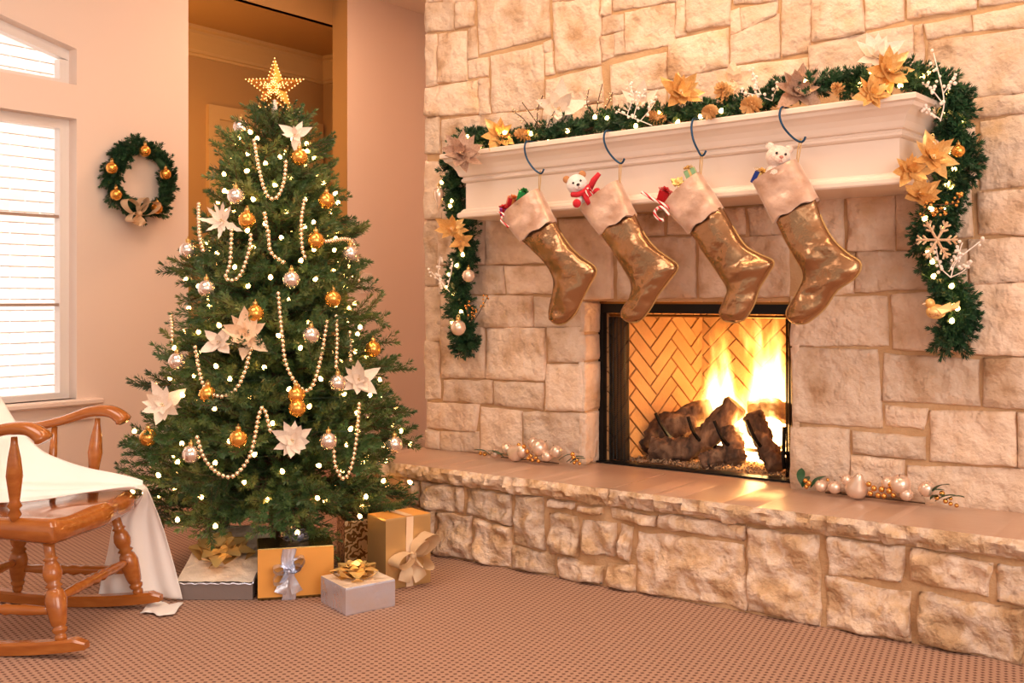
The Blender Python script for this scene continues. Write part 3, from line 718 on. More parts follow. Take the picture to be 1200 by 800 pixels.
for xa, xb in ((IL+.003, IL+.115), (IR-.075, IR-.003)):
    b = MB(); nU = 60
    b.grid(nU, 12, lambda u, v: (xa+(xb-xa)*(u+.006*math.sin(v*5)), FY+.03+.016*math.sin(u*PI*11)+.003*math.sin(v*9+u*20), FZ0+.012+(IT-.02-FZ0-.012)*v))
    b.build('mesh_curtain', M['screen'], fb, smooth=True, world=True)
    for k in range(5):
        xx = xa+(xb-xa)*(k+.5)/5
        MB().tube([(xx+.008*math.cos(a), FY+.03, IT-.012+.010*math.sin(a)) for a in [i*PI/4 for i in range(9)]], .0018, 5).build('curtain_ring', M['brass'], fb, world=True)

# ================================================================== FIRE
def log(name, label, pts, rad, seed, group='logs in the firebox'):
    P = spline(pts, 34); c = P[0]
    t = thing(name, label, 'log', tuple(P[len(P)//2]), group=group)
    b = MB(); n = 26; rings = []
    for i, p in enumerate(P):
        d = (P[min(i+1, 33)]-P[max(i-1, 0)]).normalized(); a = d.orthogonal().normalized() if i == 0 else (a-d*a.dot(d)).normalized(); bb_ = d.cross(a)
        ring = []
        for k in range(n):
            th = 2*PI*k/n
            r = rad*(1+.24*nz(math.cos(th)*1.5+seed, math.sin(th)*1.5, i*.22)+.30*nz(math.cos(th)*4.5, math.sin(th)*4.5+seed, i*.35)+.12*nz(math.cos(th)*9, math.sin(th)*9+seed, i*1.1))
            if i in (0, 33): r *= .9
            ring.append(p+a*(math.cos(th)*r)+bb_*(math.sin(th)*r))
        rings.append(ring)
    b.loft(rings, True, False); b.build('bark', M['bark'], t, smooth=True, world=True)
    for ring in (rings[0], rings[-1][::-1]):
        e = MB(); cc = sum(ring, Vector())/n
        e.add(ring+[cc], [(k, (k+1) % n, n)[::-1] for k in range(n)]); e.build('cut_end', M['logend'], t, world=True)
log('fire_log', 'thick dark log at the back left of the fire', [at_y(752, 521, 4.70), at_y(785, 502, 4.74), at_y(838, 484, 4.82)], .075, 1)
log('fire_log', 'long curved log leaning up across the middle of the fire', [at_y(764, 525, 4.56), at_y(800, 527, 4.58), at_y(830, 510, 4.62), at_y(864, 474, 4.66)], .055, 2)
log('fire_log', 'short stubby log standing at the front centre of the fire', [at_y(862, 541, 4.53), at_y(860, 522, 4.57), at_y(855, 505, 4.62)], .048, 3)
log('fire_log', 'charred log leaning upright at the right end of the fire', [at_y(911, 548, 4.50), at_y(897, 520, 4.56), at_y(883, 486, 4.62)], .045, 4)
log('fire_log', 'dark log lying across the top right of the fire', [at_y(878, 482, 4.72), at_y(905, 478, 4.74), at_y(940, 492, 4.76)], .045, 5)
log('fire_log', 'small low log lying at the front of the fire bed', [at_y(821, 542, 4.50), at_y(838, 536, 4.53), at_y(853, 530, 4.58)], .04, 6)
gt = thing('fire_grate', 'dark iron grate with upturned prongs holding the logs', 'grate', tuple(at_y(830, 535, 4.7)))
for (xa, ya, xb, yb, Y) in ((768, 484, 776, 500, 4.53), (806, 488, 813, 507, 4.50), (837, 493, 846, 513, 4.47), (875, 492, 886, 516, 4.47), (919, 500, 919, 548, 4.45)):
    p0 = at_y(xa, ya, Y); p1 = at_y(xb, yb, Y+.01)
    MB().tube(spline([p0, p1, (p1.x+.01, Y+.12, FZ0+.10), (p1.x+.01, Y+.36, FZ0+.10)], 10), .009, 6).build('prong', M['black'], gt, world=True)
MB().tube([(-2.5, 4.62, FZ0+.09), (-1.82, 4.62, FZ0+.09)], .009, 6).build('cross_bar', M['black'], gt, world=True)
for x_ in (-2.45, -1.87): MB().tube([(x_, 4.62, FZ0+.09), (x_, 4.62, FZ0+.004)], .009, 6).build('grate_foot', M['black'], gt, world=True)
# loose lava gravel on the firebox floor
b = MB(); rg = random.Random(3)
for i in range(2600):
    Y = rg.uniform(4.46, 4.92); fL = IL+(XBL-IL)*(Y-FY)/(BK-FY)+.03; fR = IR+(XBR-IR)*(Y-FY)/(BK-FY)-.03
    X = rg.uniform(fL, fR); r = rg.uniform(.004, .011); hgt = FZ0+.006+.03*max(0, nz(X, Y, 0, 5)+.4)*rg.random()
    q = [Vector((rg.uniform(-1, 1), rg.uniform(-1, 1), rg.uniform(-1, 1))).normalized()*r for _ in range(4)]
    b.add([(X+p.x, Y+p.y, hgt+p.z+.003) for p in q], [(0,1,2),(0,3,1),(1,3,2),(0,2,3)])
gv = b.build('ember_gravel', M['ember']); tag(gv, 'bed of loose tan lava gravel under the logs', 'gravel', kind='stuff')

def flame(label, px, py, Y, width, height, seed, strength):
    p = at_y(px, py, Y); prof = [(-.06, .05), (-.05, .5), (.1, .66), (.3, .66), (.6, .6), (.85, .5), (1.02, .32), (1.06, .02)]
    b = MB(); b.turned((0, 0, -.06), (0, 0, 1.06), [((z+.06)/1.12, r) for z, r in prof], 16)
    o = b.build('flame', flame_mat('flame_fire', seed, strength)); o.location = p; o.scale = (width, width*.8, height)
    tag(o, label, 'flame', 'flames in the firebox')
flame('broad bright flame rising behind the long leaning log', 848, 525, 4.80, .40, .64, 1.7, 150)
flame('tall flame with wispy tips at the right of the firebox', 902, 530, 4.78, .42, .82, 5.1, 150)
flame('low flame glowing between the two upright logs', 872, 535, 4.62, .22, .28, 8.8, 170)
lamp('fire_glow', 'POINT', (-2.14, 4.70, .80), 4.0, (1, .38, .09), radius=.12)
lamp('fire_glow_front', 'POINT', (-2.02, 4.58, .62), 3, (1, .42, .12), radius=.08)

# ================================================================== MANTEL
mA = Vector((-3.25, 4.02, 0)); mB = Vector((-1.165, 3.90, 0)); me_ = (mB-mA).normalized(); mn = Vector((me_.y, -me_.x, 0))
def mtilt(x): return .020*((x-mA.x)/(mB.x-mA.x)-.5)
mantel = thing('mantel_shelf', 'long cream painted mantel shelf with crown moulding above the firebox', 'mantel', (-2.2, 4.15, 1.596))
def mantel_part(name, prof, closed_top=True):
    rings = []
    for p, z in prof:
        fl = mA-me_*p+mn*p; fr2 = mB+me_*p+mn*p
        bl = fl-mn*((WY-.004-fl.y)/(-mn.y)); br_ = fr2-mn*((WY-.004-fr2.y)/(-mn.y))
        rings.append([Vector((q.x, q.y, z+mtilt(q.x))) for q in (bl, fl, fr2, br_)])
    b = MB(); b.loft(rings, True, True); return b.build(name, M['mantel'], mantel, world=True)
mantel_part('base_moulding', [(.004, 1.596), (.026, 1.598), (.030, 1.604), (.030, 1.617), (.024, 1.624), (.018, 1.626), (.014, 1.634), (.008, 1.640), (.001, 1.642)])
mantel_part('frieze', [(0, 1.640), (0, 1.768)])
mantel_part('crown_moulding', [(.001, 1.765), (.010, 1.768), (.016, 1.774), (.016, 1.782), (.010, 1.788), (.010, 1.794), (.022, 1.797), (.026, 1.804), (.032, 1.822), (.044, 1.842), (.060, 1.858), (.072, 1.866), (.076, 1.874), (.078, 1.880), (.001, 1.882)])
mantel_part('shelf_top', [(.082, 1.880), (.090, 1.884), (.090, 1.900), (.086, 1.905)])
def mtop(x): return 1.905+mtilt(x)
def mfront(x, p=.09):                                   # plan Y of the mantel's front at offset p
    q = mA+mn*p; return q.y+(x-q.x)*me_.y/me_.x

# ================================================================== STOCKINGS
def loft_outline(L, R, Y, thick, seed, wr=.004, n=20, rows=34, tip=None, dz=0):
    """closed body between left and right pixel outlines on the vertical plane Y."""
    A = spline([at_y(x, y, Y) for x, y in L], rows); B = spline([at_y(x, y, Y) for x, y in R], rows); rings = []
    for i, (a, b) in enumerate(zip(A, B)):
        c = (a+b)/2; h = (b-a)/2; w = h.length; tk = min(thick, w*.75); ring = []
        if tip and i > rows-6: tk *= ((rows-1-i)/5.0*.75+.25)
        for k in range(n):
            th = 2*PI*k/n; cs = math.cos(th); sn = math.sin(th)
            yy = tk*math.copysign(abs(sn)**.8, sn)
            p = c+h*cs+Vector((0, yy, 0))
            wrk = wr*(nz(p.x*1.2-p.z*.5, p.z*.5, seed, 22)+.7*nz(p.x+p.z*.6, p.z*2.2, seed+5, 24)+.28*nz(p.x*.5, p.z*1.6+p.x, seed+9, 45))*abs(sn)
            ring.append(p+Vector((0, -wrk if sn < 0 else wrk, 0)))
        rings.append(ring)
    return rings, A, B
S7 = lambda pts: [(540+x/2.4, 150+y/2.4) for x, y in pts]
def S1c(pts): return [(570+x/3.636, 170+y/3.636) for x, y in pts]
STK = [
 dict(cuff=((589.3, 255.8), (631.9, 220.9), (650.8, 259.4), (611.3, 285)),
      L=S1c([(150,405),(200,450),(240,490),(272,535),(288,580),(284,630),(272,680),(267,720),(280,752),(303,764)]),
      R=S1c([(288,318),(325,385),(365,440),(410,480),(470,530),(440,595),(408,660),(380,715),(345,752),(318,764)]), Y=3.885,
      hook=((617, 167), (633, 202)), label='bronze satin stocking nearest the window, with red and green presents in its cuff'),
 dict(cuff=((681, 246), (726, 211), (744.5, 251), (704, 277)),
      L=S7([(390,292),(430,350),(455,390),(475,425),(481,450),(474,480),(457,505),(451,525),(465,541),(484,546)]),
      R=S7([(486,238),(518,300),(550,340),(585,365),(612,390),(585,430),(555,470),(535,505),(512,535),(494,546)]), Y=3.87,
      hook=((710, 156), (727, 190)), label='bronze satin stocking with the white bear in a red scarf'),
 dict(cuff=((778.5, 243), (820.7, 201.5), (848, 244.5), (808, 274.6)),
      L=S7([(640,287),(680,345),(715,395),(738,430),(750,455),(745,475),(735,500),(728,520),(740,540),(762,546)]),
      R=S7([(737,222),(770,285),(800,330),(840,355),(880,375),(865,410),(840,450),(825,495),(800,535),(774,546)]), Y=3.85,
      hook=((813, 141), (822, 181)), label='bronze satin stocking with a striped candy cane in its cuff'),
 dict(cuff=((883, 215), (934, 186.6), (959.5, 232), (907, 261.5)),
      L=S7([(884,257),(910,310),(935,355),(960,400),(962,425),(950,455),(930,490),(916,520),(930,545),(950,550)]),
      R=S7([(996,192),(1015,255),(1045,310),(1085,350),(1125,380),(1110,420),(1060,455),(1025,505),(985,540),(964,550)]), Y=3.83,
      hook=((916, 124), (938, 165)), label='bronze satin stocking nearest the right mantel end, with a pink bear'),
]
for i, s in enumerate(STK):
    Y = s['Y']; org = at_y(*s['hook'][1], Y)
    t = thing('christmas_stocking', s['label'], 'stocking', tuple(org), group='stockings hung from the mantel')
    rings, A, B = loft_outline(s['L'], s['R'], Y, .038, i*3.3, wr=.018, tip=True)
    b = MB(); b.loft(rings); b.build('stocking_body', M['satin'], t, smooth=True, world=True)
    b = MB(); b.tube([p+Vector((0, -.001, 0)) for p in A[3:]]+[p for p in B[:2:-1]], .0038, 6); b.build('edge_piping', M['piping'], t, smooth=True, world=True)
    TL, TR, BR, BL = s['cuff']
    mid = lambda a, b_, f: (a[0]+(b_[0]-a[0])*f, a[1]+(b_[1]-a[1])*f)
    ext = .03
    rings, A2, B2 = loft_outline([TL, mid(TL, BL, .5), BL], [TR, mid(TR, BR, .5), BR], Y, .052, i*7+1, wr=.010, rows=14, n=28)
    for k, ring in enumerate(rings):                      # the hem waves
        rings[k] = [p+Vector((0, 0, .006*math.sin(j*1.3+i)*(k/13)**3)) for j, p in enumerate(ring)]
    b = MB(); b.loft(rings, True, False)
    inner = [[c+(p-c)*.9 for p in r] for r, c in ((rings[q], sum(rings[q], Vector())/28) for q in (0, 3))]
    b.loft([rings[0], inner[0], inner[1]], True, True)
    b.loft([[c+(p-c)*.86 for p in rings[-1]] for c in [sum(rings[-1], Vector())/28]]+[rings[-1]], True, False)
    b.build('cuff', M['velvet'], t, smooth=True, world=True)
    top = at_y(*TR, Y); hp = at_y(*s['hook'][1], Y)
    lp = MB(); lp.tube(spline([top+Vector((-.004, .004, -.02)), top.lerp(hp, .5)+Vector((-.004, 0, 0)), hp+Vector((-.001, 0, .004)), hp+Vector((.004, 0, .002)), top.lerp(hp, .5)+Vector((.005, 0, 0)), top+Vector((.004, -.004, -.02))], 20), .0022, 5)
    lp.build('hanging_loop', M['piping'], t, world=True)
    # the hook, clipped on the mantel shelf
    hx = at_y(*s['hook'][0], mfront(hp.x)-.006).x; ht = mtop(hx)
    names = ['left', 'second', 'third', 'right']
    hk = thing('stocking_hook', ['thin dark blue hook holding the stocking nearest the window', 'thin dark blue hook above the white bear stocking', 'thin dark blue hook above the candy cane stocking', 'thin dark blue hook holding the rightmost stocking'][i], 'hook', (hx, mfront(hx), ht), group='stocking hooks on the mantel')
    yf = mfront(hx)
    pts = [(hx+.012, yf+.10, ht+.004), (hx+.008, yf+.03, ht+.005), (hx, yf-.010, ht+.004), (hx-.004, yf-.020, ht-.03)]
    h0 = Vector((hx, yf-.02, ht)); e = hp-Vector((0, 0, .004))
    pts += [(hx+(e.x-hx)*.22-.006, (yf-.02)*.6+Y*.4, ht+(e.z-ht)*.55), (hx+(e.x-hx)*.60, (yf-.02)*.2+Y*.8, ht+(e.z-ht)*.86), tuple(e), (e.x+.012, Y, e.z+.004), (e.x+.020, Y, e.z+.018)]
    hb_ = MB(); hb_.tube(spline(pts, 34), .0042, 8); hb_.build('hook_rod', M['blue_metal'], hk, smooth=True, world=True)
    MB().cbox(hx-.012, hx+.03, yf+.05, yf+.12, ht+.0015, ht+.006, .002).build('clip_plate', M['blue_metal'], hk, world=True)

# ------------------------------------------------------------------ things in the stockings
def bow(parent, c, r, m, nl=14, seed=0, nrm=Vector((0, 0, 1)), name='bow', flat=.55, width=.3, world=True):
    """star bow of folded ribbon loops; each loop is a piece of its own."""
    rg = random.Random(seed); q = nrm.to_track_quat('Z', 'Y'); c = Vector(c); lp = []
    for k in range(nl):
        lay = k/(nl); az = k*2.399+rg.uniform(-.2, .2); el = .15+1.1*lay
        rr_ = r*(1-.45*lay); d = Vector((math.cos(az)*math.cos(el), math.sin(az)*math.cos(el), math.sin(el)*flat*1.6)); s_ = Vector((-math.sin(az), math.cos(az), 0))
        w = r*width; up = d.cross(s_)
        mid = d*rr_*.55
        loop = [Vector(), mid+up*rr_*.20, d*rr_, mid-up*rr_*.16, Vector((0, 0, .002))]
        b = MB(); vs = []
        wid = [.25, .9, .16, .9, .25]
        for p, f in zip(loop, wid): vs += [c+q @ (p-s_*w*f), c+q @ (p+s_*w*f)]
        b.add(vs, [(2*i, 2*i+1, 2*i+3, 2*i+2) for i in range(4)])
        b.build('ribbon_loop', m, parent, world=world)
def mini_gift(label, px, py, Y, size, m, m2, rot=(0.2, .3, .4), bowm=None, cat='present'):
    t = thing('small_present', label, cat, tuple(at_y(px, py, Y)), group='little presents in the stockings'); t.rotation_euler = rot
    s = size/2; MB().cbox(-s, s, -s, s, -s, s, s*.12).build('box', m, t)
    b = MB(); b.box(-s*.22, s*.22, -s*1.03, s*1.03, -s*1.03, s*1.03); b.box(-s*1.03, s*1.03, -s*.22, s*.22, -s*1.03, s*1.03); b.build('ribbon', m2, t)
    bow(t, (0, -s*.6, s*1.05), size*.7, bowm or m2, 8, int(px), world=False)
    return t
mini_gift('tiny green foil present poking out of the stocking nearest the window', 614, 231, 3.895, .05, M['green_foil'], M['green_foil'])
mini_gift('tiny red and gold present in the stocking nearest the window', 600, 238, 3.89, .048, M['red_foil'], M['orange_foil'], (.3, .2, .8))
mini_gift('tiny purple present at the rim of the stocking nearest the window', 592, 247, 3.885, .04, M['purple_foil'], M['red_foil'], (.5, .1, .3))
mini_gift('tiny red foil present beside the striped candy cane', 779, 229, 3.855, .045, M['red_foil'], M['red_foil'], (.3, .4, .2))
mini_gift('tiny pale green present high in the candy cane stocking', 810, 204, 3.86, .045, M['palegreen_foil'], M['gold_foil'], (.2, -.4, .3))
mini_gift('tiny dark blue present with gold ribbon in the rightmost stocking', 891, 209, 3.835, .05, M['blue_foil'], M['gold_foil'], (.2, .5, .2))
gb = thing('gold_bow', 'small shiny gold star bow in the candy cane stocking', 'bow', tuple(at_y(795, 216, 3.85)))
bow(gb, at_y(795, 216, 3.84), .04, M['gold_foil'], 12, 5, nrm=TOCAM+Vector((0, 0, .6)))
def candy_cane(label, pts, r=.0065):
    t = thing('candy_cane', label, 'candy cane', tuple(pts[0]), group='candy canes'); b = MB(); b.tube(spline(pts, 26), r, 8); b.build('cane', M['candy'], t, smooth=True, world=True)
candy_cane('red and white candy cane sticking out of the third stocking', [at_y(752, 225, 3.80), at_y(765, 233, 3.805), at_y(780, 241, 3.81), at_y(792, 248, 3.83)])
candy_cane('curled red and white candy cane hooked over the third stocking cuff', [at_y(784, 252, 3.79), at_y(779, 245, 3.79), at_y(772, 243, 3.79), at_y(767, 249, 3.79), at_y(771, 256, 3.79), at_y(778, 258, 3.79)])
candy_cane('pale striped candy cane at the rim of the stocking nearest the window', [at_y(583, 249, 3.84), at_y(590, 251, 3.84), at_y(587, 258, 3.835), at_y(596, 266, 3.835)], .005)

def bear(label, px, py, Y, r, fur, face_rot, kind):
    c = at_y(px, py, Y); t = thing('teddy_bear', label, 'teddy bear', tuple(c), group='teddy bears in the stockings')
    # local frame: x right of the face, y towards the viewer, z up, then tilted
    fx = RIGHT*math.cos(face_rot)+Vector((0, 0, 1))*math.sin(face_rot); fz = Vector((0, 0, 1))*math.cos(face_rot)-RIGHT*math.sin(face_rot); fy = TOCAM
    P = lambda x, y, z: c+fx*(x*r)+fy*(y*r)+fz*(z*r)
    rot = Matrix((fx, fy, fz)).transposed()
    MB().sphere(c, r, 22, 14, sc=(1, .92, .95), rot=rot).build('head', fur, t, smooth=True, world=True)
    MB().sphere(P(0, .78, -.28), r*.46, 16, 10, sc=(1, .75, .8), rot=rot).build('muzzle', fur, t, smooth=True, world=True)
    MB().sphere(P(0, 1.12, -.14), r*.15, 10, 7, sc=(1.2, .7, .9), rot=rot).build('nose', M['dark_eye'] if kind == 1 else M['nose'], t, smooth=True, world=True)
    b = MB(); b.tube([P(0, 1.13, -.26), P(0, 1.12, -.42), P(.14, 1.04, -.52)], r*.03, 5); b.tube([P(0, 1.12, -.42), P(-.14, 1.04, -.52)], r*.03, 5); b.build('mouth', M['nose'], t, world=True)
    for s_ in (-1, 1):
        MB().sphere(P(.36*s_, .86, .16), r*.115, 10, 7).build('eye', M['dark_eye'], t, smooth=True, world=True)
        ear = MB().sphere(P(.78*s_, .02, .74), r*.36, 14, 9, sc=(1, .5, 1), rot=rot).build('ear', M['bear_brown'] if kind == 1 else fur, t, smooth=True, world=True)
    if kind == 1:
        MB().sphere(P(.35, .0, -1.45), r*.85, 18, 12, sc=(.8, .7, 1), rot=rot).build('body', fur, t, smooth=True, world=True)
        b = MB(); b.tube(spline([P(-.75, .35, -.80), P(-.2, .85, -1.0), P(.55, .80, -.85), P(.95, .2, -.55)], 16), r*.26, 8); b.build('scarf', M['red_knit'], t, smooth=True, world=True)
        for x0, x1, zz in ((.25, .55, -1.0), (.62, .95, -.95)):
            MB().tube([P(x0, .9, zz), P(x0+.1, 1.0, zz-.6), P(x1, .95, zz-1.15)], [r*.22, r*.26, r*.32], 10, flat=(1, .6)).build('scarf_end', M['red_knit'], t, smooth=True, world=True)
        for (ax, az, m_) in ((-.62, -1.75, M['red_knit']), (1.5, -1.35, M['red_knit'])):
            MB().sphere(P(ax, .75, az), r*.42, 14, 9, sc=(1, .85, 1)).build('mitten', m_, t, smooth=True, world=True)
        b = MB(); b.tube([P(.9, .1, -.9), P(1.6, .3, -.15), P(2.3, .35, .30)], [r*.3, r*.3, r*.22], 10); b.build('arm', M['red_knit'], t, smooth=True, world=True)
        b = MB(); b.tube([P(.1, .3, -1.1), P(-.3, .6, -1.5), P(-.55, .72, -1.7)], [r*.3, r*.28, r*.25], 10); b.build('arm', fur, t, smooth=True, world=True)
        MB().tube(spline([P(.55, 1.2, -1.5), P(.5, 1.25, -.95), P(.8, 1.22, -.75), P(1.0, 1.2, -1.0), P(1.05, 1.2, -1.5)], 16), r*.07, 6).build('candy_trim', M['candy'], t, smooth=True, world=True)
    else:
        MB().sphere(P(0, -.1, -1.4), r*.85, 16, 10, rot=rot).build('body', fur, t, smooth=True, world=True)
bear('white plush teddy bear with brown ears, red scarf and mittens', 676, 216, 3.83, .045, M['bear_white'], math.radians(18), 1)
bear('pink beige plush teddy bear peeking from the rightmost stocking', 912, 184, 3.815, .046, M['bear_pink'], math.radians(-8), 2)

# ================================================================== GREENERY
def needles(b, p0, p1, count, nl, w, rg, spread=.9, mi=0, bend=0):
    p0 = Vector(p0); p1 = Vector(p1); d = (p1-p0).normalized(); a = d.orthogonal().normalized(); c = d.cross(a)
    for i in range(count):
        t = i/count; p = p0.lerp(p1, t); th = rg.uniform(0, 2*PI); r = a*math.cos(th)+c*math.sin(th)
        an = spread*rg.uniform(.75, 1.15); dr_ = d*math.cos(an)+r*math.sin(an); L = nl*rg.uniform(.75, 1.15)
        s_ = dr_.cross(r+d*.3).normalized()*(w*.5); tip = p+dr_*L+Vector((0, 0, bend*L))
        b.add([p-s_, p+dr_*L*.55+s_*1.1, tip, p+dr_*L*.55-s_*1.1], [(0, 1, 2, 3)], mi)
    n2 = 7
    for i in range(n2):                                # the tuft at the end
        th = 2*PI*i/n2; r = a*math.cos(th)+c*math.sin(th); dr_ = (d+r*.35).normalized(); s_ = dr_.cross(r).normalized()*(w*.5)
        b.add([p1-s_, p1+dr_*nl*.5+s_, p1+dr_*nl*.9, p1+dr_*nl*.5-s_], [(0, 1, 2, 3)], mi)
def branch_mesh(L, seed, mneedle, nl=.029, w=.0046, dens=520, start=.18):
    rg = random.Random(seed); b = MB(); up = lambda x: .06*L*math.sin(x/L*PI*.8)-.05*x*x/max(L, .1)
    n = 6; pts = [Vector((L*i/n, 0, up(L*i/n))) for i in range(n+1)]
    b.tube(pts, [.006-.004*i/n for i in range(n+1)], 4, mi=1)
    for i in range(n):
        if (i+1)/n > start: needles(b, pts[i], pts[i+1], int(L/n*dens), nl, w, rg)
    k = 0; x = L*start
    while x < L*.97:
        side = 1 if k % 2 else -1; tl = (.055+.115*(1-abs(x/L-.55)*1.1))*min(1, L/.35)*rg.uniform(.8, 1.15)
        an = rg.uniform(.55, .85); vz = rg.uniform(-.25, .45)
        p = Vector((x, 0, up(x))); q = p+Vector((math.cos(an)*tl, side*math.sin(an)*tl, vz*tl))
        b.tube([p, q], [.003, .0015], 3, mi=1); needles(b, p.lerp(q, .15), q, int(tl*dens), nl, w, rg)
        if tl > .09:
            q2 = p.lerp(q, .5)+Vector((tl*.42, -side*tl*.05, rg.uniform(-.1, .3)*tl)); needles(b, p.lerp(q, .45), q2, int(tl*.5*dens), nl, w, rg)
        k += 1; x += .032*rg.uniform(.8, 1.2)
    return b.mesh('branch', [mneedle, M['twig']])
def sprig_mesh(L, seed, mneedle, nl=.024, w=.003, count=70, forks=3):
    rg = random.Random(seed); b = MB(); e = Vector((L, 0, .01))
    needles(b, (0, 0, 0), e, count, nl, w, rg)
    for k in range(forks):
        f = .2+.25*k; p = e*f; q = p+Vector((L*.42, (1 if k % 2 else -1)*L*.36, rg.uniform(-.2, .3)*L)); needles(b, p, q, int(count*.5), nl, w, rg)
    return b.mesh('sprig', [mneedle, M['twig']])

# ------------------------------------------------------------------ Christmas tree
TR = at_d(322, 400, 4.78); TX, TY = TR.x, TR.y
tree = thing('christmas_tree', 'tall lit Christmas tree of dense dark green artificial fir branches', 'Christmas tree', (TX, TY, 0))
ZB, ZTOP = .265, 2.03
TPROF = [(.25, .60), (.40, .64), (.63, .61), (.86, .51), (1.12, .44), (1.39, .38), (1.58, .32), (1.80, .235), (1.93, .17), (2.03, .07)]
def trad(z):
    for (za, ra), (zb_, rb) in zip(TPROF, TPROF[1:]):
        if z <= zb_: return ra+(rb-ra)*(max(z, za)-za)/(zb_-za)
    return TPROF[-1][1]
b = MB(); b.tube([(0, 0, .02), (0, 0, .6), (0, 0, 1.4), (0, 0, 2.02)], [.028, .026, .02, .008], 10); b.build('trunk', M['twig'], tree, smooth=True)
b = MB()
for k in range(4):
    a = k*PI/2+.4; b.tube([(0, 0, .12), (math.cos(a)*.14, math.sin(a)*.14, .06), (math.cos(a)*.24, math.sin(a)*.24, .012)], .011, 6)
b.build('tree_stand', M['wire'], tree)
LENS = [.64, .54, .44, .34, .25, .17]
BM = [[branch_mesh(L, 100+i*10+v, M['needle']) for v in range(3)] for i, L in enumerate(LENS)]
rg = random.Random(11); z = ZB+.02; tier = 0; nb = 0
while z < ZTOP-.03 and nb < 300:
    R_ = trad(z); n = max(6, int(5+16*R_)); a0 = rg.uniform(0, 6.28)
    for k in range(n):
        if nb >= 300: break
        L = R_*rg.uniform(.62, 1.02)
        li = min(range(len(LENS)), key=lambda q: abs(LENS[q]-L)); me = BM[li][rg.randrange(3)]
        el = -.06+.78*((z-ZB)/(ZTOP-ZB))**1.6+rg.uniform(-.12, .16)
        a = a0+2*PI*k/n+rg.uniform(-.16, .16); zz = z+rg.uniform(-.03, .03)
        q = Quaternion((0, 0, 1), a) @ Quaternion((0, 1, 0), -el) @ Quaternion((1, 0, 0), rg.uniform(-.5, .5))
        obj('branch', me, tree, (0, 0, zz), q, L/LENS[li]); nb += 1
    z += .088-.030*((z-ZB)/(ZTOP-ZB)); tier += 1
for k in range(5):
    obj('branch', BM[5][k % 3], tree, (0, 0, 1.93), Quaternion((0, 0, 1), k*1.26) @ Quaternion((0, 1, 0), -1.05), .8)

def on_tree(px, py, out=0.0):
    """point where the view through a pixel meets the outside of the tree."""
    best = None; hit = False
    for i in range(400):
        t = 3.9+i*.004; p = at_d(px, py, t); d = math.hypot(p.x-TX, p.y-TY)-trad(min(max(p.z, ZB-.1), ZTOP))*.93
        if d <= 0: best = p; hit = True; break
        if best is None or d < bd: best = p; bd = d
    r = Vector((best.x-TX, best.y-TY, 0)); r.normalize()
    if not hit:
        q = Vector((TX, TY, best.z))+r*(trad(best.z)*.98); return q.lerp(best, .35)
    return best+(TOCAM+r*.25).normalized()*out

# star on top
sp = at_d(321, 104, 4.78)
star = thing('star_topper', 'gold five-pointed star topper with tiny lights at the tree top', 'star', (TX, TY, 1.99))
ro = .135; ri = .055; cen = Vector((TX, TY, sp.z))
fx_, fz_ = RIGHT, Vector((0, 0, 1))
pt = lambda a, r, d=0: cen+fx_*(math.sin(a)*r)+fz_*(math.cos(a)*r)+TOCAM*d
for fs in (1, -1):
    for k in range(10):
        a0 = k*PI/5; a1 = (k+1)*PI/5; r0 = ro if k % 2 == 0 else ri; r1 = ri if k % 2 == 0 else ro
        MB().add([pt(0, 0, .034*fs), pt(a0, r0), pt(a1, r1)], [(0, 2, 1) if fs > 0 else (0, 1, 2)]).build('star_facet', M['star'], star, world=True)
b = MB()
def dot(p): b.sphere(p, .0030, 6, 4)
for k in range(10):
    a0 = k*PI/5; r0 = ro if k % 2 == 0 else ri; r1 = ri if k % 2 == 0 else ro; a1 = (k+1)*PI/5
    P0, P1, C0 = pt(a0, r0), pt(a1, r1), pt(0, 0, .034)
    for i in range(6): dot(P0.lerp(P1, i/6.0)+TOCAM*.004)
    for f in (.25, .42, .6, .78):
        if k % 2 == 0: dot(C0.lerp(P0, f)+TOCAM*.004)
        for g in (.33, .66):
            if f < .7: dot(C0.lerp(P0.lerp(P1, g), f)+TOCAM*.004)
for r in (.012, .024):
    for k in range(int(r*700)): dot(pt(2*PI*k/int(r*700), r, .032))
b.build('star_lights', M['starlight'], star, world=True)
b = MB(); b.tube([Vector((TX, TY, 1.96)), cen-Vector((0, 0, .05))], [.020, .009], 10); b.build('star_cone', M['plastic'], star, smooth=True, world=True)

# ornaments
BALL = MB().sphere((0, 0, 0), .030, 20, 13).mesh('ball', M['gold'], True); BALLS = MB().sphere((0, 0, 0), .030, 20, 13).mesh('ball', M['silver'], True)
BALLP = MB().sphere((0, 0, 0), .030, 20, 13).mesh('ball', M['pearl'], True)
CAPM = MB().turned((0, 0, .027), (0, 0, .041), [(0, .009), (.7, .009), (1, .007)], 10).mesh('cap', M['cap'], True)
LOOPM = MB().tube([(0, .005*math.cos(a), .044+.006*math.sin(a)) for a in [i*PI/4 for i in range(9)]], .0012, 5).mesh('wire_loop', M['cap'])
def ornament(p, kind, label, r=.030, group='ball ornaments on the tree', tilt=0):
    t = thing('ball_ornament', label, 'ornament', tuple(p), rot=(tilt, 0, random.uniform(0, 6)), group=group, scale=r/.030)
    obj('ball', {'gold': BALL, 'silver': BALLS, 'pearl': BALLP}[kind], t); obj('cap', CAPM, t); obj('wire_loop', LOOPM, t)
    return t
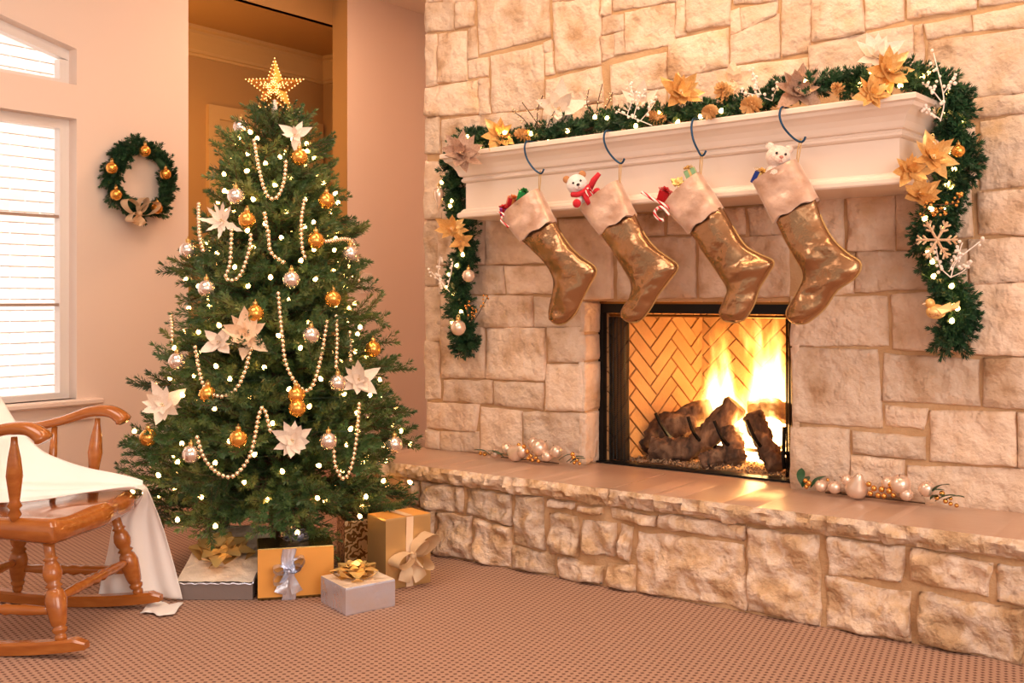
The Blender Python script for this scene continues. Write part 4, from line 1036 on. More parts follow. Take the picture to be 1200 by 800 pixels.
ORN = [(280, 149, 'silver', 'silver ball at the top left of the tree, just below the star'), (352, 187, 'gold', 'gold ball under the white flower near the tree top'),
 (283, 232, 'silver', 'silver ball beside the feathery cream flower on the tree'), (382, 237, 'gold', 'gold ball on the upper right edge of the tree'),
 (295, 259, 'gold', 'gold ball right of the feathery cream flower on the tree'), (371, 283, 'gold', 'gold ball in the upper right of the tree beneath another gold ball'),
 (230, 294, 'silver', 'silver ball at the upper left edge of the tree'), (250, 338, 'silver', 'silver ball in the left of the tree above the peach flowers'),
 (344, 328, 'silver', 'silver ball in the middle of the tree, below a hanging bead strand'), (409, 298, 'silver', 'silver ball at the right tree edge near the light switch'),
 (390, 350, 'gold', 'gold ball at the right of the tree beside the long bead loop'), (304, 367, 'gold', 'gold ball just above the big peach flower'),
 (366, 392, 'silver', 'silver ball inside the long central bead loop'), (435, 408, 'gold', 'gold ball at the right tip of the tree, mid height'),
 (396, 447, 'silver', 'silver ball left of the cream flower at the right of the tree'), (217, 422, 'silver', 'silver ball at the left edge of the tree, mid height'),
 (251, 460, 'gold', 'gold ball below the left bead loop on the tree'), (350, 461, 'gold', 'upper gold ball of the pair below the central bead loop'),
 (351, 476, 'gold', 'lower gold ball of the pair below the central bead loop'), (184, 510, 'gold', 'gold ball at the far left of the tree, above the rocking chair'),
 (232, 529, 'silver', 'silver ball at the lower left of the tree'), (285, 511, 'gold', 'gold ball hanging inside the wide lower bead loop'),
 (386, 514, 'silver', 'silver ball right of the lowest white flower on the tree'), (460, 518, 'silver', 'silver ball at the lower right tip of the tree')]
for x, y, k, lab in ORN: ornament(on_tree(x, y, .075), k, lab, .035)

# bead strands
def bead_strand(pts, label):
    P = spline([on_tree(x, y, .085) for x, y in pts], 60); t = thing('bead_garland', label, 'bead garland', tuple(P[0]), group='bead strands on the tree')
    b = MB(); acc = 0; last = P[0]; b.sphere(P[0], .0088, 8, 6)
    for p in P[1:]:
        while (p-last).length >= .0195:
            last = last+(p-last).normalized()*.0195; b.sphere(last, .0088, 8, 6)
    b.build('beads', M['bead'], t, smooth=True, world=True); MB().tube(P, .0012, 4).build('string', M['cap'], t, world=True)
for pts, lab in (
 ([(304,168),(309,200),(317,230),(328,234),(336,215),(338,189)], 'narrow gold bead loop near the top of the tree'),
 ([(358,237),(355,260),(356,290),(360,305)], 'straight bead strand hanging at the upper right of the tree'),
 ([(315,252),(319,275),(322,297),(337,309)], 'bead strand hanging in the upper middle of the tree'),
 ([(279,271),(277,309),(272,327),(287,325),(298,294),(300,275)], 'small bead loop below the feathery cream flower'),
 ([(244,241),(244,275),(248,296)], 'short bead strand at the upper left edge of the tree'),
 ([(382,284),(409,283),(418,312),(418,331)], 'bead strand over the right tree edge by the light switch'),
 ([(330,344),(334,389),(339,426),(354,452),(367,452),(377,419),(384,374)], 'long central gold bead loop down the middle of the tree'),
 ([(394,370),(395,400),(394,430)], 'straight bead strand right of the long central bead loop'),
 ([(409,389),(410,405),(410,422)], 'short bead strand above the cream flower at the right'),
 ([(300,407),(292,437),(281,456),(264,462),(247,449),(238,404)], 'bead loop hanging below the peach flowers'),
 ([(240,509),(249,535),(266,552),(283,552),(300,527),(309,482),(315,477),(322,505)], 'wide low bead loop above the flat silver present'),
 ([(420,471),(418,505),(412,542),(403,557),(394,542),(392,520)], 'low bead loop at the right of the tree'),
 ([(212,370),(213,385),(213,402)], 'short bead strand at the left tree edge')): bead_strand(pts, lab)

# string lights
BULB = MB().turned((0, 0, -.010), (0, 0, .012), [(0, .004), (.2, .0085), (.6, .0085), (.9, .004), (1, .0005)], 8).mesh('bulb', M['bulb'], True)
SOCK = MB().turned((0, 0, -.022), (0, 0, -.008), [(0, .004), (1, .005)], 6).mesh('socket', M['wire'], True)
def light_string(label, pts, group, wire_r=.0016):
    t = thing('string_lights', label, 'string lights', tuple(pts[0]), group=group); inv = t.matrix_basis.inverted()
    for p in pts:
        q = Quaternion((random.uniform(-1, 1), random.uniform(-1, 1), random.uniform(-1, 1)), random.uniform(.2, 1.4))
        s_ = obj('bulb', BULB, t, inv @ Vector(p), q); obj('socket', SOCK, s_)
    MB().tube([p+Vector((0, 0, -.012)) for p in pts], wire_r, 4).build('wire', M['wire'], t, world=True)
rg = random.Random(5); pts = []
for k in range(250):                                   # a spiral of bulbs around the tree, jittered
    f = k/249; z_ = .28+1.64*f**1.12; a = k*2.399963; r = trad(z_)*rg.uniform(.68, .98)
    pts.append(Vector((TX+math.cos(a)*r, TY+math.sin(a)*r, z_+rg.uniform(-.03, .03))))
pts.sort(key=lambda p: p.z)
light_string('warm white string lights wound all over the Christmas tree', pts, 'string lights', .001)

# ------------------------------------------------------------------ fabric flowers
def petal_mesh(m, L=1.0, W=.56, curl=.40, serr=.06, tip=1.0):
    b = MB(); nu, nv = 5, 9
    def fn(u, v):
        w = W*math.sin(min(1, v*1.02)**.75*PI)**.9*(1-.25*v)+.015*(1-v)
        s_ = (u-.5)*2; e = serr*math.sin(v*PI*6)*abs(s_)*w
        return (s_*(w+e)*.5*1.0, v*L, curl*(v*v*.8-.25*v)+.10*abs(s_)*w-.02)
    b.grid(nu, nv, fn); return b.mesh('petal', m, True)
def center_mesh(m):
    b = MB(); rg2 = random.Random(1)
    for k in range(9): b.sphere((rg2.uniform(-.09, .09), rg2.uniform(-.09, .09), .05+rg2.uniform(0, .05)), .045, 6, 5)
    return b.mesh('flower_center', m, True)
FL = {}
for k, m in (('cream', 'cream_petal'), ('gold', 'gold_petal'), ('rose', 'rose_petal'), ('peach', 'peach_petal')):
    FL[k] = (petal_mesh(M[m]), center_mesh(M['bead']))
FL['feather'] = (petal_mesh(M['cream_petal'], 1, .30, .5, .3), FL['cream'][1]); FL['lily'] = (petal_mesh(M['cream_petal'], 1, .5, .1, .02), FL['cream'][1])
def flower(p, r, kind, label, face=None, n=7, seed=1, group='fabric flowers', cat='flower', spin=0, flat=0.0):
    face = face if face is not None else TOCAM+Vector((0, 0, .25)); rg2 = random.Random(seed)
    t = thing('poinsettia', label, cat, tuple(p), rot=face.to_track_quat('Z', 'Y') @ Quaternion((0, 0, 1), spin), group=group)
    pm, cm = FL[kind]
    for lay, (cnt, sc, el) in enumerate(((n, 1.0, .10), (n, .82, .38), (max(3, n-2), .55, .75))):
        for k in range(cnt):
            a = 2*PI*k/cnt+lay*.5+rg2.uniform(-.15, .15)
            q = Quaternion((0, 0, 1), a) @ Quaternion((1, 0, 0), el+rg2.uniform(-.3, .4)) @ Quaternion((0, 1, 0), rg2.uniform(-.45, .45))
            obj('petal', pm, t, (0, 0, .01*lay*r), q, r*1.12*sc*rg2.uniform(.8, 1.15))
    obj('flower_center', cm, t, None, None, r*1.0)
    return t
GT = 'flowers tucked into the tree'
flower(on_tree(347, 161, .06), .075, 'lily', 'white leaf-petalled flower near the top of the tree', n=3, seed=3, group=GT, spin=1.1)
flower(on_tree(266, 260, .06), .085, 'feather', 'feathery cream flower at the upper left of the tree', n=5, seed=4, group=GT, spin=.5)
flower(on_tree(293, 392, .07), .095, 'peach', 'large peach gold flower in the middle of the tree', n=6, seed=5, group=GT)
flower(on_tree(262, 400, .06), .075, 'cream', 'cream flower left of the large peach flower', n=4, seed=6, group=GT, spin=.8)
flower(on_tree(346, 514, .07), .085, 'cream', 'white flower in the lower middle of the tree', n=6, seed=7, group=GT)
flower(on_tree(420, 444, .06), .080, 'cream', 'cream flower at the right side of the tree', n=6, seed=8, group=GT)
flower(on_tree(199, 473, .06), .090, 'cream', 'cream flower at the lower left edge of the tree', n=5, seed=9, group=GT, spin=.4)

# ================================================================== GARLAND ON THE MANTEL
gx = lambda px, py, Y: at_y(px, py, Y)
GL = [gx(548, 408, 4.17), gx(545, 385, 4.17), gx(537, 350, 4.18), gx(540, 315, 4.18), gx(548, 288, 4.17), gx(540, 250, 4.18), gx(531, 215, 4.16)]
xs = [-3.34, -3.2, -3.0, -2.75, -2.5, -2.25, -2.0, -1.75, -1.5, -1.3, -1.14]
GTOP = [Vector((x, mfront(x)+.14+.02*math.sin(x*9), mtop(x)+.045+.012*math.sin(x*7))) for x in xs]
GTOP[8].z += .02; GTOP[9].z += .035; GTOP[10].z += .03
GR = [gx(1108, 110, 4.08), gx(1122, 150, 4.14), gx(1124, 195, 4.16), gx(1112, 232, 4.16), gx(1092, 262, 4.15), gx(1096, 300, 4.16), gx(1112, 340, 4.17), gx(1122, 375, 4.17), gx(1112, 398, 4.17)]
GP = spline(GL+GTOP+GR, 230)
garland = thing('fir_garland', 'green fir garland along the mantel top and down both ends', 'garland', tuple(GTOP[5]))
def tuft_mesh(seed, mneedle, L=.062, n=9, cnt=42, nl=.024, w=.0042):
    rg2 = random.Random(seed); b = MB()
    for k in range(n):
        d = Vector((rg2.uniform(.3, 1), rg2.uniform(-.9, .9), rg2.uniform(-.9, .9))).normalized()*L*rg2.uniform(.7, 1.1); needles(b, d*.1, d, cnt, nl, w, rg2)
    return b.mesh('sprig', [mneedle])
SPM = [tuft_mesh(300+v, M['needle2']) for v in range(6)]
MB().tube(GP, .006, 5).build('garland_stem', M['twig'], garland, world=True)
rg = random.Random(21); ginv = garland.matrix_basis.inverted(); cnt = 0
for i in range(0, len(GP)-1):
    d = (GP[i+1]-GP[i]).normalized(); on_top = GP[i].z > 1.86 and -3.3 < GP[i].x < -1.1
    for k in range(1 if i % 4 else 2):
        if cnt >= 298: break
        v = Vector((rg.uniform(-1, 1), rg.uniform(-1, .35), rg.uniform(-.1 if on_top else -1, 1))); v = v-d*v.dot(d)
        if v.length < .05: continue
        v = (v.normalized()+d*rg.uniform(-.5, .9)).normalized()
        obj('sprig', SPM[rg.randrange(6)], garland, ginv @ GP[i], v.to_track_quat('X', 'Z'), rg.uniform(.9, 1.3)); cnt += 1
# lights woven through it
pts = []
for i in range(4, 228, 4):
    p = GP[i]+Vector((rg.uniform(-.03, .03), -rg.uniform(.035, .075), rg.uniform(-.03, .055))); pts.append(p)
light_string('warm white string lights woven through the mantel garland', pts, 'string lights', .0014)

GF = 'flowers on the mantel garland'
def gflower(px, py, Y, r, kind, label, face=None, **kw): flower(gx(px, py, Y), r, kind, label, face, group=GF, **kw)
gflower(541, 180, 3.86, .105, 'rose', 'large rose gold flower on the left corner of the mantel', n=9, seed=11)
gflower(586, 158, 3.98, .085, 'gold', 'gold flower next to the left end of the mantel top', n=7, seed=12)
gflower(655, 128, 4.05, .115, 'cream', 'big pale cream flower standing behind the garland at left', face=TOCAM+Vector((0, 0, .1)), n=5, seed=13)
gflower(750, 122, 4.05, .085, 'cream', 'pale cream flower behind white berries on the mantel', n=6, seed=14)
gflower(798, 108, 3.95, .095, 'gold', 'bright gold flower in the middle of the mantel garland', n=8, seed=15)
gflower(858, 95, 4.06, .085, 'peach', 'pale peach flower behind the pine cones on the mantel', n=5, seed=16)
gflower(936, 106, 3.90, .100, 'rose', 'large rose beige flower above the rightmost stocking hook', n=8, seed=17)
gflower(1028, 66, 3.98, .090, 'cream', 'cream flower rising at the highest part of the garland', n=6, seed=18, face=TOCAM+Vector((0, 0, .5)))
gflower(1041, 84, 3.88, .085, 'gold', 'gold flower at the right end of the mantel top', n=8, seed=19)
gflower(1022, 110, 3.80, .062, 'gold', 'small gold flower hanging over the mantel front edge', n=7, seed=20)
gflower(1094, 184, 3.92, .080, 'gold', 'gold flower on the right garland drop beside the mantel end', n=7, seed=22)
gflower(1067, 200, 3.88, .072, 'gold', 'gold flower overlapping the lower right corner of the mantel', n=7, seed=23)
gflower(1078, 228, 3.98, .072, 'gold', 'gold flower just under the right mantel end', n=6, seed=24)
gflower(529, 268, 4.06, .075, 'gold', 'gold flower on the left garland drop', n=7, seed=25)
gflower(540, 283, 4.05, .055, 'gold', 'small gold flower below another on the left garland drop', n=6, seed=26)

def berry_spray(pts_list, label, m='berry', r=.0062, stem='berry_stem', cat='berry spray', group='berry sprays'):
    t = thing('berry_spray', label, cat, tuple(pts_list[0][0]), group=group); rg2 = random.Random(len(label))
    for pts_ in pts_list:
        P = spline(pts_, 16); MB().tube(P, .0022, 5).build('stem', M[m] if m == 'berry' else M['twig'], t, world=True)
        for i in range(5, 16):
            if rg2.random() < .85:
                q = P[i]+Vector((rg2.uniform(-.014, .014), rg2.uniform(-.014, .004), rg2.uniform(-.014, .014)))
                MB().sphere(q, r*rg2.uniform(.8, 1.2), 8, 6).build('berry', M[m], t, smooth=True, world=True)
G = lambda Y, *pp: [gx(x, y, Y) for x, y in pp]
berry_spray([G(3.90, (764,147), (742,138), (722,130)), G(3.90, (742,138), (748,120), (755,108)), G(3.90, (750,142), (762,128), (768,118)), G(3.90, (735,135), (742,112), (737,100))], 'white berry spray in the garland above the second and third hooks')
berry_spray([G(3.90, (905,118), (888,112), (868,108)), G(3.90, (893,113), (886,98), (882,84)), G(3.90, (905,118), (908,108), (914,98))], 'white berry spray right of the pine cones on the mantel')
berry_spray([G(3.93, (1102,142), (1106,115), (1094,62)), G(3.93, (1104,120), (1092,105), (1084,98)), G(3.93, (1105,110), (1112,100), (1120,88)), G(3.93, (1102,140), (1090,132), (1082,126))], 'tall white berry spray at the right corner of the mantel')
berry_spray([G(4.04, (1114,325), (1102,312), (1096,285)), G(4.04, (1114,325), (1122,305), (1152,280)), G(4.04, (1114,325), (1128,318), (1140,306)), G(4.04, (1112,318), (1122,300), (1128,284))], 'white berry spray on the lower right garland drop')
berry_spray([G(4.06, (527,342), (518,332), (505,318)), G(4.06, (524,338), (528,322), (531,306)), G(4.06, (522,336), (514,322), (516,300))], 'white berry spray on the left garland drop')
berry_spray([G(4.05, (556,375), (565,360), (572,346)), G(4.03, (548,375), (548,362), (549,356)), G(4.03, (552,376), (556,368), (558,362))], 'gold berry pick near the foot of the left garland drop', 'goldberry', .005)
berry_spray([G(4.0, (640,160), (625,138), (612,120)), G(4.0, (630,150), (630,130), (636,112)), G(4.0, (622,150), (612,138), (600,130)), G(4.0, (640,155), (645,140), (650,130))], 'fine glittery gold sprig beside the left gold flower', 'bead', .004)
berry_spray([G(4.05, (700,150), (700,125), (706,98)), G(4.05, (695,145), (688,122), (690,105)), G(4.05, (700,140), (712,122), (718,108))], 'fine glittery gold sprig above the second hook', 'bead', .004)
berry_spray([G(3.95, (1075,258), (1085,245), (1092,236)), G(3.95, (1085,250), (1098,248), (1108,246)), G(3.95, (1095,240), (1118,238), (1128,226))], 'gold berry pick below the right gold flowers', 'goldberry', .0055)
def pine_cone(px, py, Y, r, label):
    t = thing('pine_cone', label, 'pine cone', tuple(gx(px, py, Y)), rot=(1.2, random.uniform(-.5, .5), random.uniform(0, 6)), group='pine cones on the mantel')
    MB().sphere((0, 0, 0), r*.6, 10, 8, sc=(1, 1, 1.3)).build('core', M['cone'], t, smooth=True); rg2 = random.Random(int(px))
    sm = MB(); w = r*.17; sm.add([(-w*.5, 0, 0), (w*.5, 0, 0), (w, r*.6, r*.1), (0, r*.75, r*.16), (-w, r*.6, r*.1), (0, r*.35, r*.2)], [(0,1,5),(1,2,5),(2,3,5),(3,4,5),(4,0,5),(0,4,3,2,1)])
    sme = sm.mesh('scale', M['cone'])
    for k in range(52):
        f = k/51; a = k*2.4; el = -1.0+2.2*f; s_ = math.cos(el*.8)
        obj('scale', sme, t, (0, 0, (f-.5)*r*1.5), Quaternion((0, 0, 1), a) @ Quaternion((1, 0, 0), el*.8), .85+.65*s_)
pine_cone(770, 138, 3.93, .030, 'small pine cone beside the white berries at mantel centre')
pine_cone(848, 108, 3.96, .036, 'pine cone tucked high in the mantel garland')
pine_cone(881, 123, 3.88, .036, 'gold tinted pine cone resting at the mantel edge')
pine_cone(613, 158, 3.98, .030, 'pine cone near the left stocking hook')
pine_cone(983, 105, 3.90, .024, 'small pine cone low in the garland right of the beige flower')
pine_cone(832, 131, 3.84, .028, 'small pale gold cone by the third stocking hook')
GB = 'ball ornaments on the mantel garland'
ornament(gx(549, 323, 4.04), 'pearl', 'champagne ball halfway down the left garland drop', .031, GB)
ornament(gx(537, 384, 4.04), 'pearl', 'champagne ball at the foot of the left garland drop', .038, GB)
ornament(gx(1093, 171, 3.95), 'pearl', 'pearly ball beside the right mantel end', .026, GB)
ornament(gx(1123, 177, 4.05), 'gold', 'gold glass ball on the right garland drop', .024, GB)
t = thing('drop_ornament', 'gold teardrop ornament at the left edge of the garland', 'ornament', tuple(gx(514, 230, 4.06)))
MB().turned((0, 0, -.075), (0, 0, .05), [(0, .001), (.2, .007), (.55, .022), (.75, .026), (.9, .018), (1, .005)], 14).build('teardrop', M['pearl'], t, smooth=True)
MB().turned((0, 0, .05), (0, 0, .064), [(0, .007), (1, .006)], 8).build('cap', M['cap'], t)
t = thing('snowflake_ornament', 'glittery champagne snowflake on the right garland drop', 'ornament', tuple(gx(1098, 281, 4.02)), rot=TOCAM.to_track_quat('Z', 'Y'))
for k in range(6):
    a = k*PI/3; b = MB(); d = Vector((math.cos(a), math.sin(a), 0)); n_ = Vector((-d.y, d.x, 0)); b.tube([(0, 0, 0), d*.075], .005, 6)
    for f in (.035, .055):
        for s_ in (-1, 1): b.tube([d*f, d*(f+.016)+n_*(.016*s_)], .004, 5)
    b.build('snowflake_arm', M['bead'], t)
t = thing('bird_ornament', 'small gold filigree bird near the foot of the right garland drop', 'ornament', tuple(gx(1100, 365, 4.02)), rot=(0, 0, BETA))
MB().sphere((-.01, 0, 0), .032, 14, 10, sc=(1.15, .7, .85)).build('body', M['gold_petal'], t, smooth=True)
MB().sphere((-.032, 0, .030), .018, 12, 8).build('head', M['gold_petal'], t, smooth=True)
MB().tube([(-.048, 0, .030), (-.060, 0, .026)], [.005, .001], 6).build('beak', M['bead'], t)
b = MB(); b.add([(.02, -.006, .01), (.075, -.004, .038), (.07, -.004, .012), (.02, .006, -.008), (.02, .006, .01), (.075, .004, .038), (.07, .004, .012)], [(0,1,2,3),(4,6,5),(0,4,5,1),(1,5,6,2),(2,6,3)]); b.build('tail', M['gold_petal'], t)
b = MB(); b.add([(-.02, -.024, .012), (.03, -.03, .034), (.035, -.028, .006), (0, -.026, -.008)], [(0,1,2,3)]); b.build('wing', M['gold_petal'], t, solid=.003)
rg2 = random.Random(4)
b = MB()
for k in range(7): b.sphere((-.03+rg2.uniform(-.012, .03), -.0225, rg2.uniform(-.02, .012)), .0045, 6, 4)
b.build('pierced_dots', M['bear_brown'], t)

# ================================================================== WREATH
WC = Vector((WX+.045, 3.731, 1.888)); WR = .185
wreath = thing('wreath', 'round green fir wreath hanging on the wall left of the hall opening', 'wreath', tuple(WC))
b = MB(); b.tube([(0, math.cos(2*PI*k/40)*WR, math.sin(2*PI*k/40)*WR) for k in range(41)], .03, 8); b.build('wreath_ring', M['needle2'], wreath, smooth=True)
WSP = [sprig_mesh(.085, 400+v, M['needle2'], nl=.030, w=.0055, count=70, forks=3) for v in range(4)]
for k in range(150):
    a = 2*PI*k/150+rg.uniform(-.03, .03); d = Vector((0, -math.sin(a), math.cos(a))); o_ = Vector((0, math.cos(a), math.sin(a)))
    v = (d*rg.uniform(.7, 1)+o_*rg.uniform(-.45, .40)+Vector((rg.uniform(.05, .45), 0, 0))).normalized()
    obj('sprig', WSP[k % 4], wreath, o_*(WR+rg.uniform(-.03, .03)), v.to_track_quat('X', 'Z'), rg.uniform(.7, 1.0))
for (px, py, lab) in ((170, 177, 'gold ball at the top of the wreath'), (131, 197, 'gold ball at the upper left of the wreath'), (194, 204, 'gold ball at the right of the wreath'), (136, 228, 'gold ball at the lower left of the wreath'), (184, 244, 'gold ball at the lower right of the wreath')):
    ornament(at_x(px, py, WX+.13), 'gold', lab, .033, 'ball ornaments on the wreath')
def ribbon_bow(name, label, c, r, m, xdir, ydir, ndir, tails=.9, group=None, parent=None, loops=((0.5, 1), (2.6, 1), (1.3, .75), (3.7, .7)), wid=.32):
    t = parent or thing(name, label, 'bow', tuple(c), group=group)
    c = Vector(c); F_ = lambda x, y, z: c+xdir*x*r+ydir*y*r+ndir*z*r
    for a, s_ in loops:
        b = MB(); d = (math.cos(a), math.sin(a)); n_ = (-d[1], d[0])
        def fn(u, v):
            q = 2*PI*v; rad_ = s_*.5*(1-math.cos(q)); sd_ = math.sin(q)*.26*s_; w = (u-.5)*wid*2*(.35+.65*math.sin(q*.5)**2)
            return F_(d[0]*rad_+n_[0]*sd_, d[1]*rad_+n_[1]*sd_, .15+w*.9+.12*s_*math.sin(q*.5))
        b.grid(5, 17, fn); b.build('bow_loop', m, t, smooth=True, world=True)
    for a in (-1.2, -1.95):
        b = MB(); d = (math.cos(a)*tails, math.sin(a)*tails); n_ = (-math.sin(a), math.cos(a))
        b.grid(5, 9, lambda u, v: F_(d[0]*v+n_[0]*(u-.5)*wid*(.5+.8*v), d[1]*v+n_[1]*(u-.5)*wid*(.5+.8*v), .1+.06*math.sin(v*7+u*3)))
        b.build('bow_tail', m, t, smooth=True, world=True)
    MB().sphere(F_(0, 0, .14), r*.14, 10, 7).build('knot', m, t, smooth=True, world=True)
    return t
ribbon_bow('wreath_bow', 'sheer gold mesh bow at the bottom of the wreath', at_x(161, 250, WX+.13), .125, M['mesh_ribbon'], Vector((0, 1, 0)), Vector((0, 0, 1)), Vector((1, 0, 0)), .55)

# ================================================================== FRUIT PICKS ON THE HEARTH
def fruit_pick(label, items, berries, leaves, Y, px0):
    items = [(a, b_, r*1.28, k) for a, b_, r, k in items]; berries = [(a, b_, r*1.2) for a, b_, r in berries]
    p0 = at_y(*px0, Y); t = thing('fruit_pick', label, 'decoration', (p0.x, p0.y, HZ), group='pearly fruit picks on the hearth')
    for k, (px, py, r, kind) in enumerate(items):
        yy = Y+(.03 if py < px0[1]-22 else 0); p = at_y(px, py, yy); p.z = max(p.z, HZ+r*.95)
        rot = Quaternion((random.uniform(-1, 1), random.uniform(-1, 1), random.uniform(-1, 1)), random.uniform(.4, 1.6)).to_matrix()
        b = MB()
        if kind == 'pear':
            for q in (0,): b.turned((0, 0, -r), (0, 0, r*1.5), [(0, r*.05), (.06, r*.5), (.2, r*.9), (.38, r), (.55, r*.85), (.75, r*.5), (.92, r*.3), (1, r*.05)], 16)
            b.v = [tuple(p+rot @ Vector(v)) for v in b.v]; zmin = min(v[2] for v in b.v); b.v = [(v[0], v[1], v[2]+max(0, HZ+.001-zmin)) for v in b.v]
        else: b.sphere(p, r, 18, 12, sc=(1, 1, .93), rot=rot)
        fo = b.build('fruit', M['pearl'], t, smooth=True, world=True)
        MB().tube([p+rot @ Vector((0, 0, r*.85)), p+rot @ Vector((.002, 0, r*1.25))], .0016, 5).build('fruit_stem', M['twig'], t, world=True).parent = fo
    for px, py, r in berries:
        p = at_y(px, py, Y-.015); p.z = max(p.z, HZ+r); MB().sphere(p, r, 10, 7).build('berry', M['goldberry'], t, smooth=True, world=True)
    lm = MB(); lm.grid(4, 7, lambda u, v: ((u-.5)*.017*math.sin(v*PI)**.8*2, v*.085, .012*math.sin(v*3)+.008*abs(u-.5)))
    for px, py, az, el in leaves:
        p = at_y(px, py, Y-.01); p.z = max(p.z, HZ+.010)
        b = MB(); q = Quaternion((0, 0, 1), az) @ Quaternion((1, 0, 0), el+.2); b.v = [tuple(p+q @ Vector(v)) for v in lm.v]; b.f = [list(f) for f in lm.f]; b.m = [0]*len(b.f)
        zmin = min(v[2] for v in b.v); b.v = [(v[0], v[1], v[2]+max(0, HZ+.002-zmin)) for v in b.v]
        b.build('leaf', M['leaf'], t, smooth=True, world=True)
    a, e = items[0], items[-1]; pa = at_y(a[0], a[1], Y); pe = at_y(e[0], e[1], Y); MB().tube([(pa.x, Y+.05, HZ+.006), ((pa.x+pe.x)/2, Y+.045, HZ+.008), (pe.x-.02, Y+.05, HZ+.006)], .003, 5).build('pick_stem', M['twig'], t, world=True)
fruit_pick('pearly fruit and gold berry pick on the hearth left of the firebox',
 [(580, 531, .018, 'pear'), (594, 525, .022, 'ball'), (604, 531, .033, 'pear'), (612, 528, .026, 'ball'), (625, 519, .022, 'ball'), (632, 524, .033, 'ball'), (641, 534, .022, 'pear'), (652, 529, .024, 'ball')],
 [(563, 531, .008), (568, 532, .009), (608, 521, .008), (614, 523, .009), (618, 529, .009), (622, 534, .009), (628, 536, .008), (619, 537, .008), (624, 539, .008), (631, 540, .008), (672, 536, .009), (676, 539, .008), (679, 543, .007), (673, 542, .007), (671, 532, .009)],
 [(575, 534, 2.2, .1), (590, 536, 1.9, .1), (655, 540, -1.2, .15), (664, 542, -1.0, .1), (668, 543, -1.5, .1), (600, 538, 2.6, .1)], 4.16, (620, 540))
fruit_pick('pearly fruit and gold berry pick on the hearth right of the firebox',
 [(962, 569, .020, 'ball'), (978, 571, .021, 'ball'), (992, 562, .018, 'ball'), (1004, 571, .036, 'pear'), (1040, 565, .020, 'ball'), (1055, 567, .031, 'ball'), (1062, 579, .021, 'ball'), (1086, 573, .024, 'ball')],
 [(944, 563, .008), (948, 566, .009), (945, 570, .008), (970, 562, .006), (1018, 567, .009), (1024, 572, .010), (1033, 573, .010), (1042, 575, .010), (1029, 580, .009), (1036, 581, .009), (1047, 580, .008), (1020, 578, .009), (1043, 567, .009), (1104, 578, .009), (1098, 583, .008), (1108, 587, .008), (1114, 590, .007), (1121, 592, .007), (1114, 584, .006)],
 [(938, 568, .3, .5), (940, 572, .0, .2), (950, 572, -.6, .3), (1092, 578, -1.9, .3), (1080, 582, -1.2, .1), (1096, 588, -1.4, .1), (1090, 586, -2.2, .1), (1106, 588, -1.8, .1)], 4.17, (1030, 580))

# ================================================================== PRESENTS UNDER THE TREE
def gift_box(name, label, cat, c4, h, m_side, m_top, z0=.0, tilt=None, bev=.006):
    """c4: plan corners front-left, front-right, back-right, back-left."""
    c = sum((Vector((*p, 0)) for p in c4), Vector())/4; t = thing(name, label, cat, (c.x, c.y, z0), group='presents under the tree')
    P = [Vector((*p, z0)) for p in c4]; rings = []
    for z, s_ in ((0, .985), (bev, 1), (h-bev, 1), (h, .985)):
        rings.append([Vector((c.x, c.y, z0))+(p-Vector((c.x, c.y, z0)))*s_+Vector((0, 0, z)) for p in P])
    b = MB(); b.loft(rings, True, False); b.add(rings[0], [(3, 2, 1, 0)]); b.build('box', m_side, t, world=True)
    b = MB(); r1 = [Vector((c.x, c.y, z0+h+.0012))+(p-Vector((c.x, c.y, z0)))*.985 for p in P]; r0 = [p-Vector((0, 0, .0012)) for p in r1]
    b.loft([r0, r1]); b.build('wrapped_top', m_top, t, world=True); return t, P
def plan(px, py, z=0): p = at_z(px, py, z); return (p.x, p.y)
def far(a, b_, depth):                                    # back corners at a given depth behind the front edge a-b
    a = Vector(a); b_ = Vector(b_); e = (b_-a).normalized(); n = Vector((-e.y, e.x)); return (tuple(b_+n*depth), tuple(a+n*depth))
# silver box with gold bow, in front
L_, Mi, Rr = plan(376, 706), plan(405, 722), plan(463, 710)
bk = (L_[0]+Rr[0]-Mi[0], L_[1]+Rr[1]-Mi[1])
t, P = gift_box('gift_box', 'small silver foil present with a gold star bow, nearest the viewer', 'present', [Mi, Rr, bk, L_], .105, M['silver_foil'], M['champ_foil'])
c = sum(P, Vector())/4; bow(t, (c.x-.01, c.y, .107), .118, M['gold_foil'], 20, 3, name='gold_bow')
# orange gold box with silver ribbon
A, B = plan(302, 704), plan(391, 698); back = far(A, B, .20)
t, P = gift_box('gift_box', 'orange gold present with a crinkled silver ribbon bow on its front', 'present', [A, B, *back], .205, M['olive'], M['olive'])
e = (P[1]-P[0]).normalized(); n = Vector((e.y, -e.x, 0)); ln = (P[1]-P[0]).length
q = [P[0]+n*.001, P[1]+n*.001]; b = MB(); b.add([q[0]+Vector((0, 0, .012)), q[1]+Vector((0, 0, .012)), q[1]+Vector((0, 0, .203)), q[0]+Vector((0, 0, .203))]+[p+n*.004+Vector((0, 0, z)) for p, z in ((q[0], .012), (q[1], .012), (q[1], .203), (q[0], .203))], [(4,5,6,7),(0,4,7,3),(1,2,6,5),(3,7,6,2),(0,1,5,4)])
b.build('front_panel', M['orange_box'], t, world=True)
rc = P[0]+e*ln*.40+n*.008
b = MB(); b.grid(9, 14, lambda u, v: rc+e*((u-.5)*(.045+.02*abs(v-.5))+.004*math.sin(v*14))+n*(.002+.004*math.sin(u*22+v*5)+.003)+Vector((0, 0, .203*v))); b.build('ribbon', M['silver_foil'], t, smooth=True, world=True)
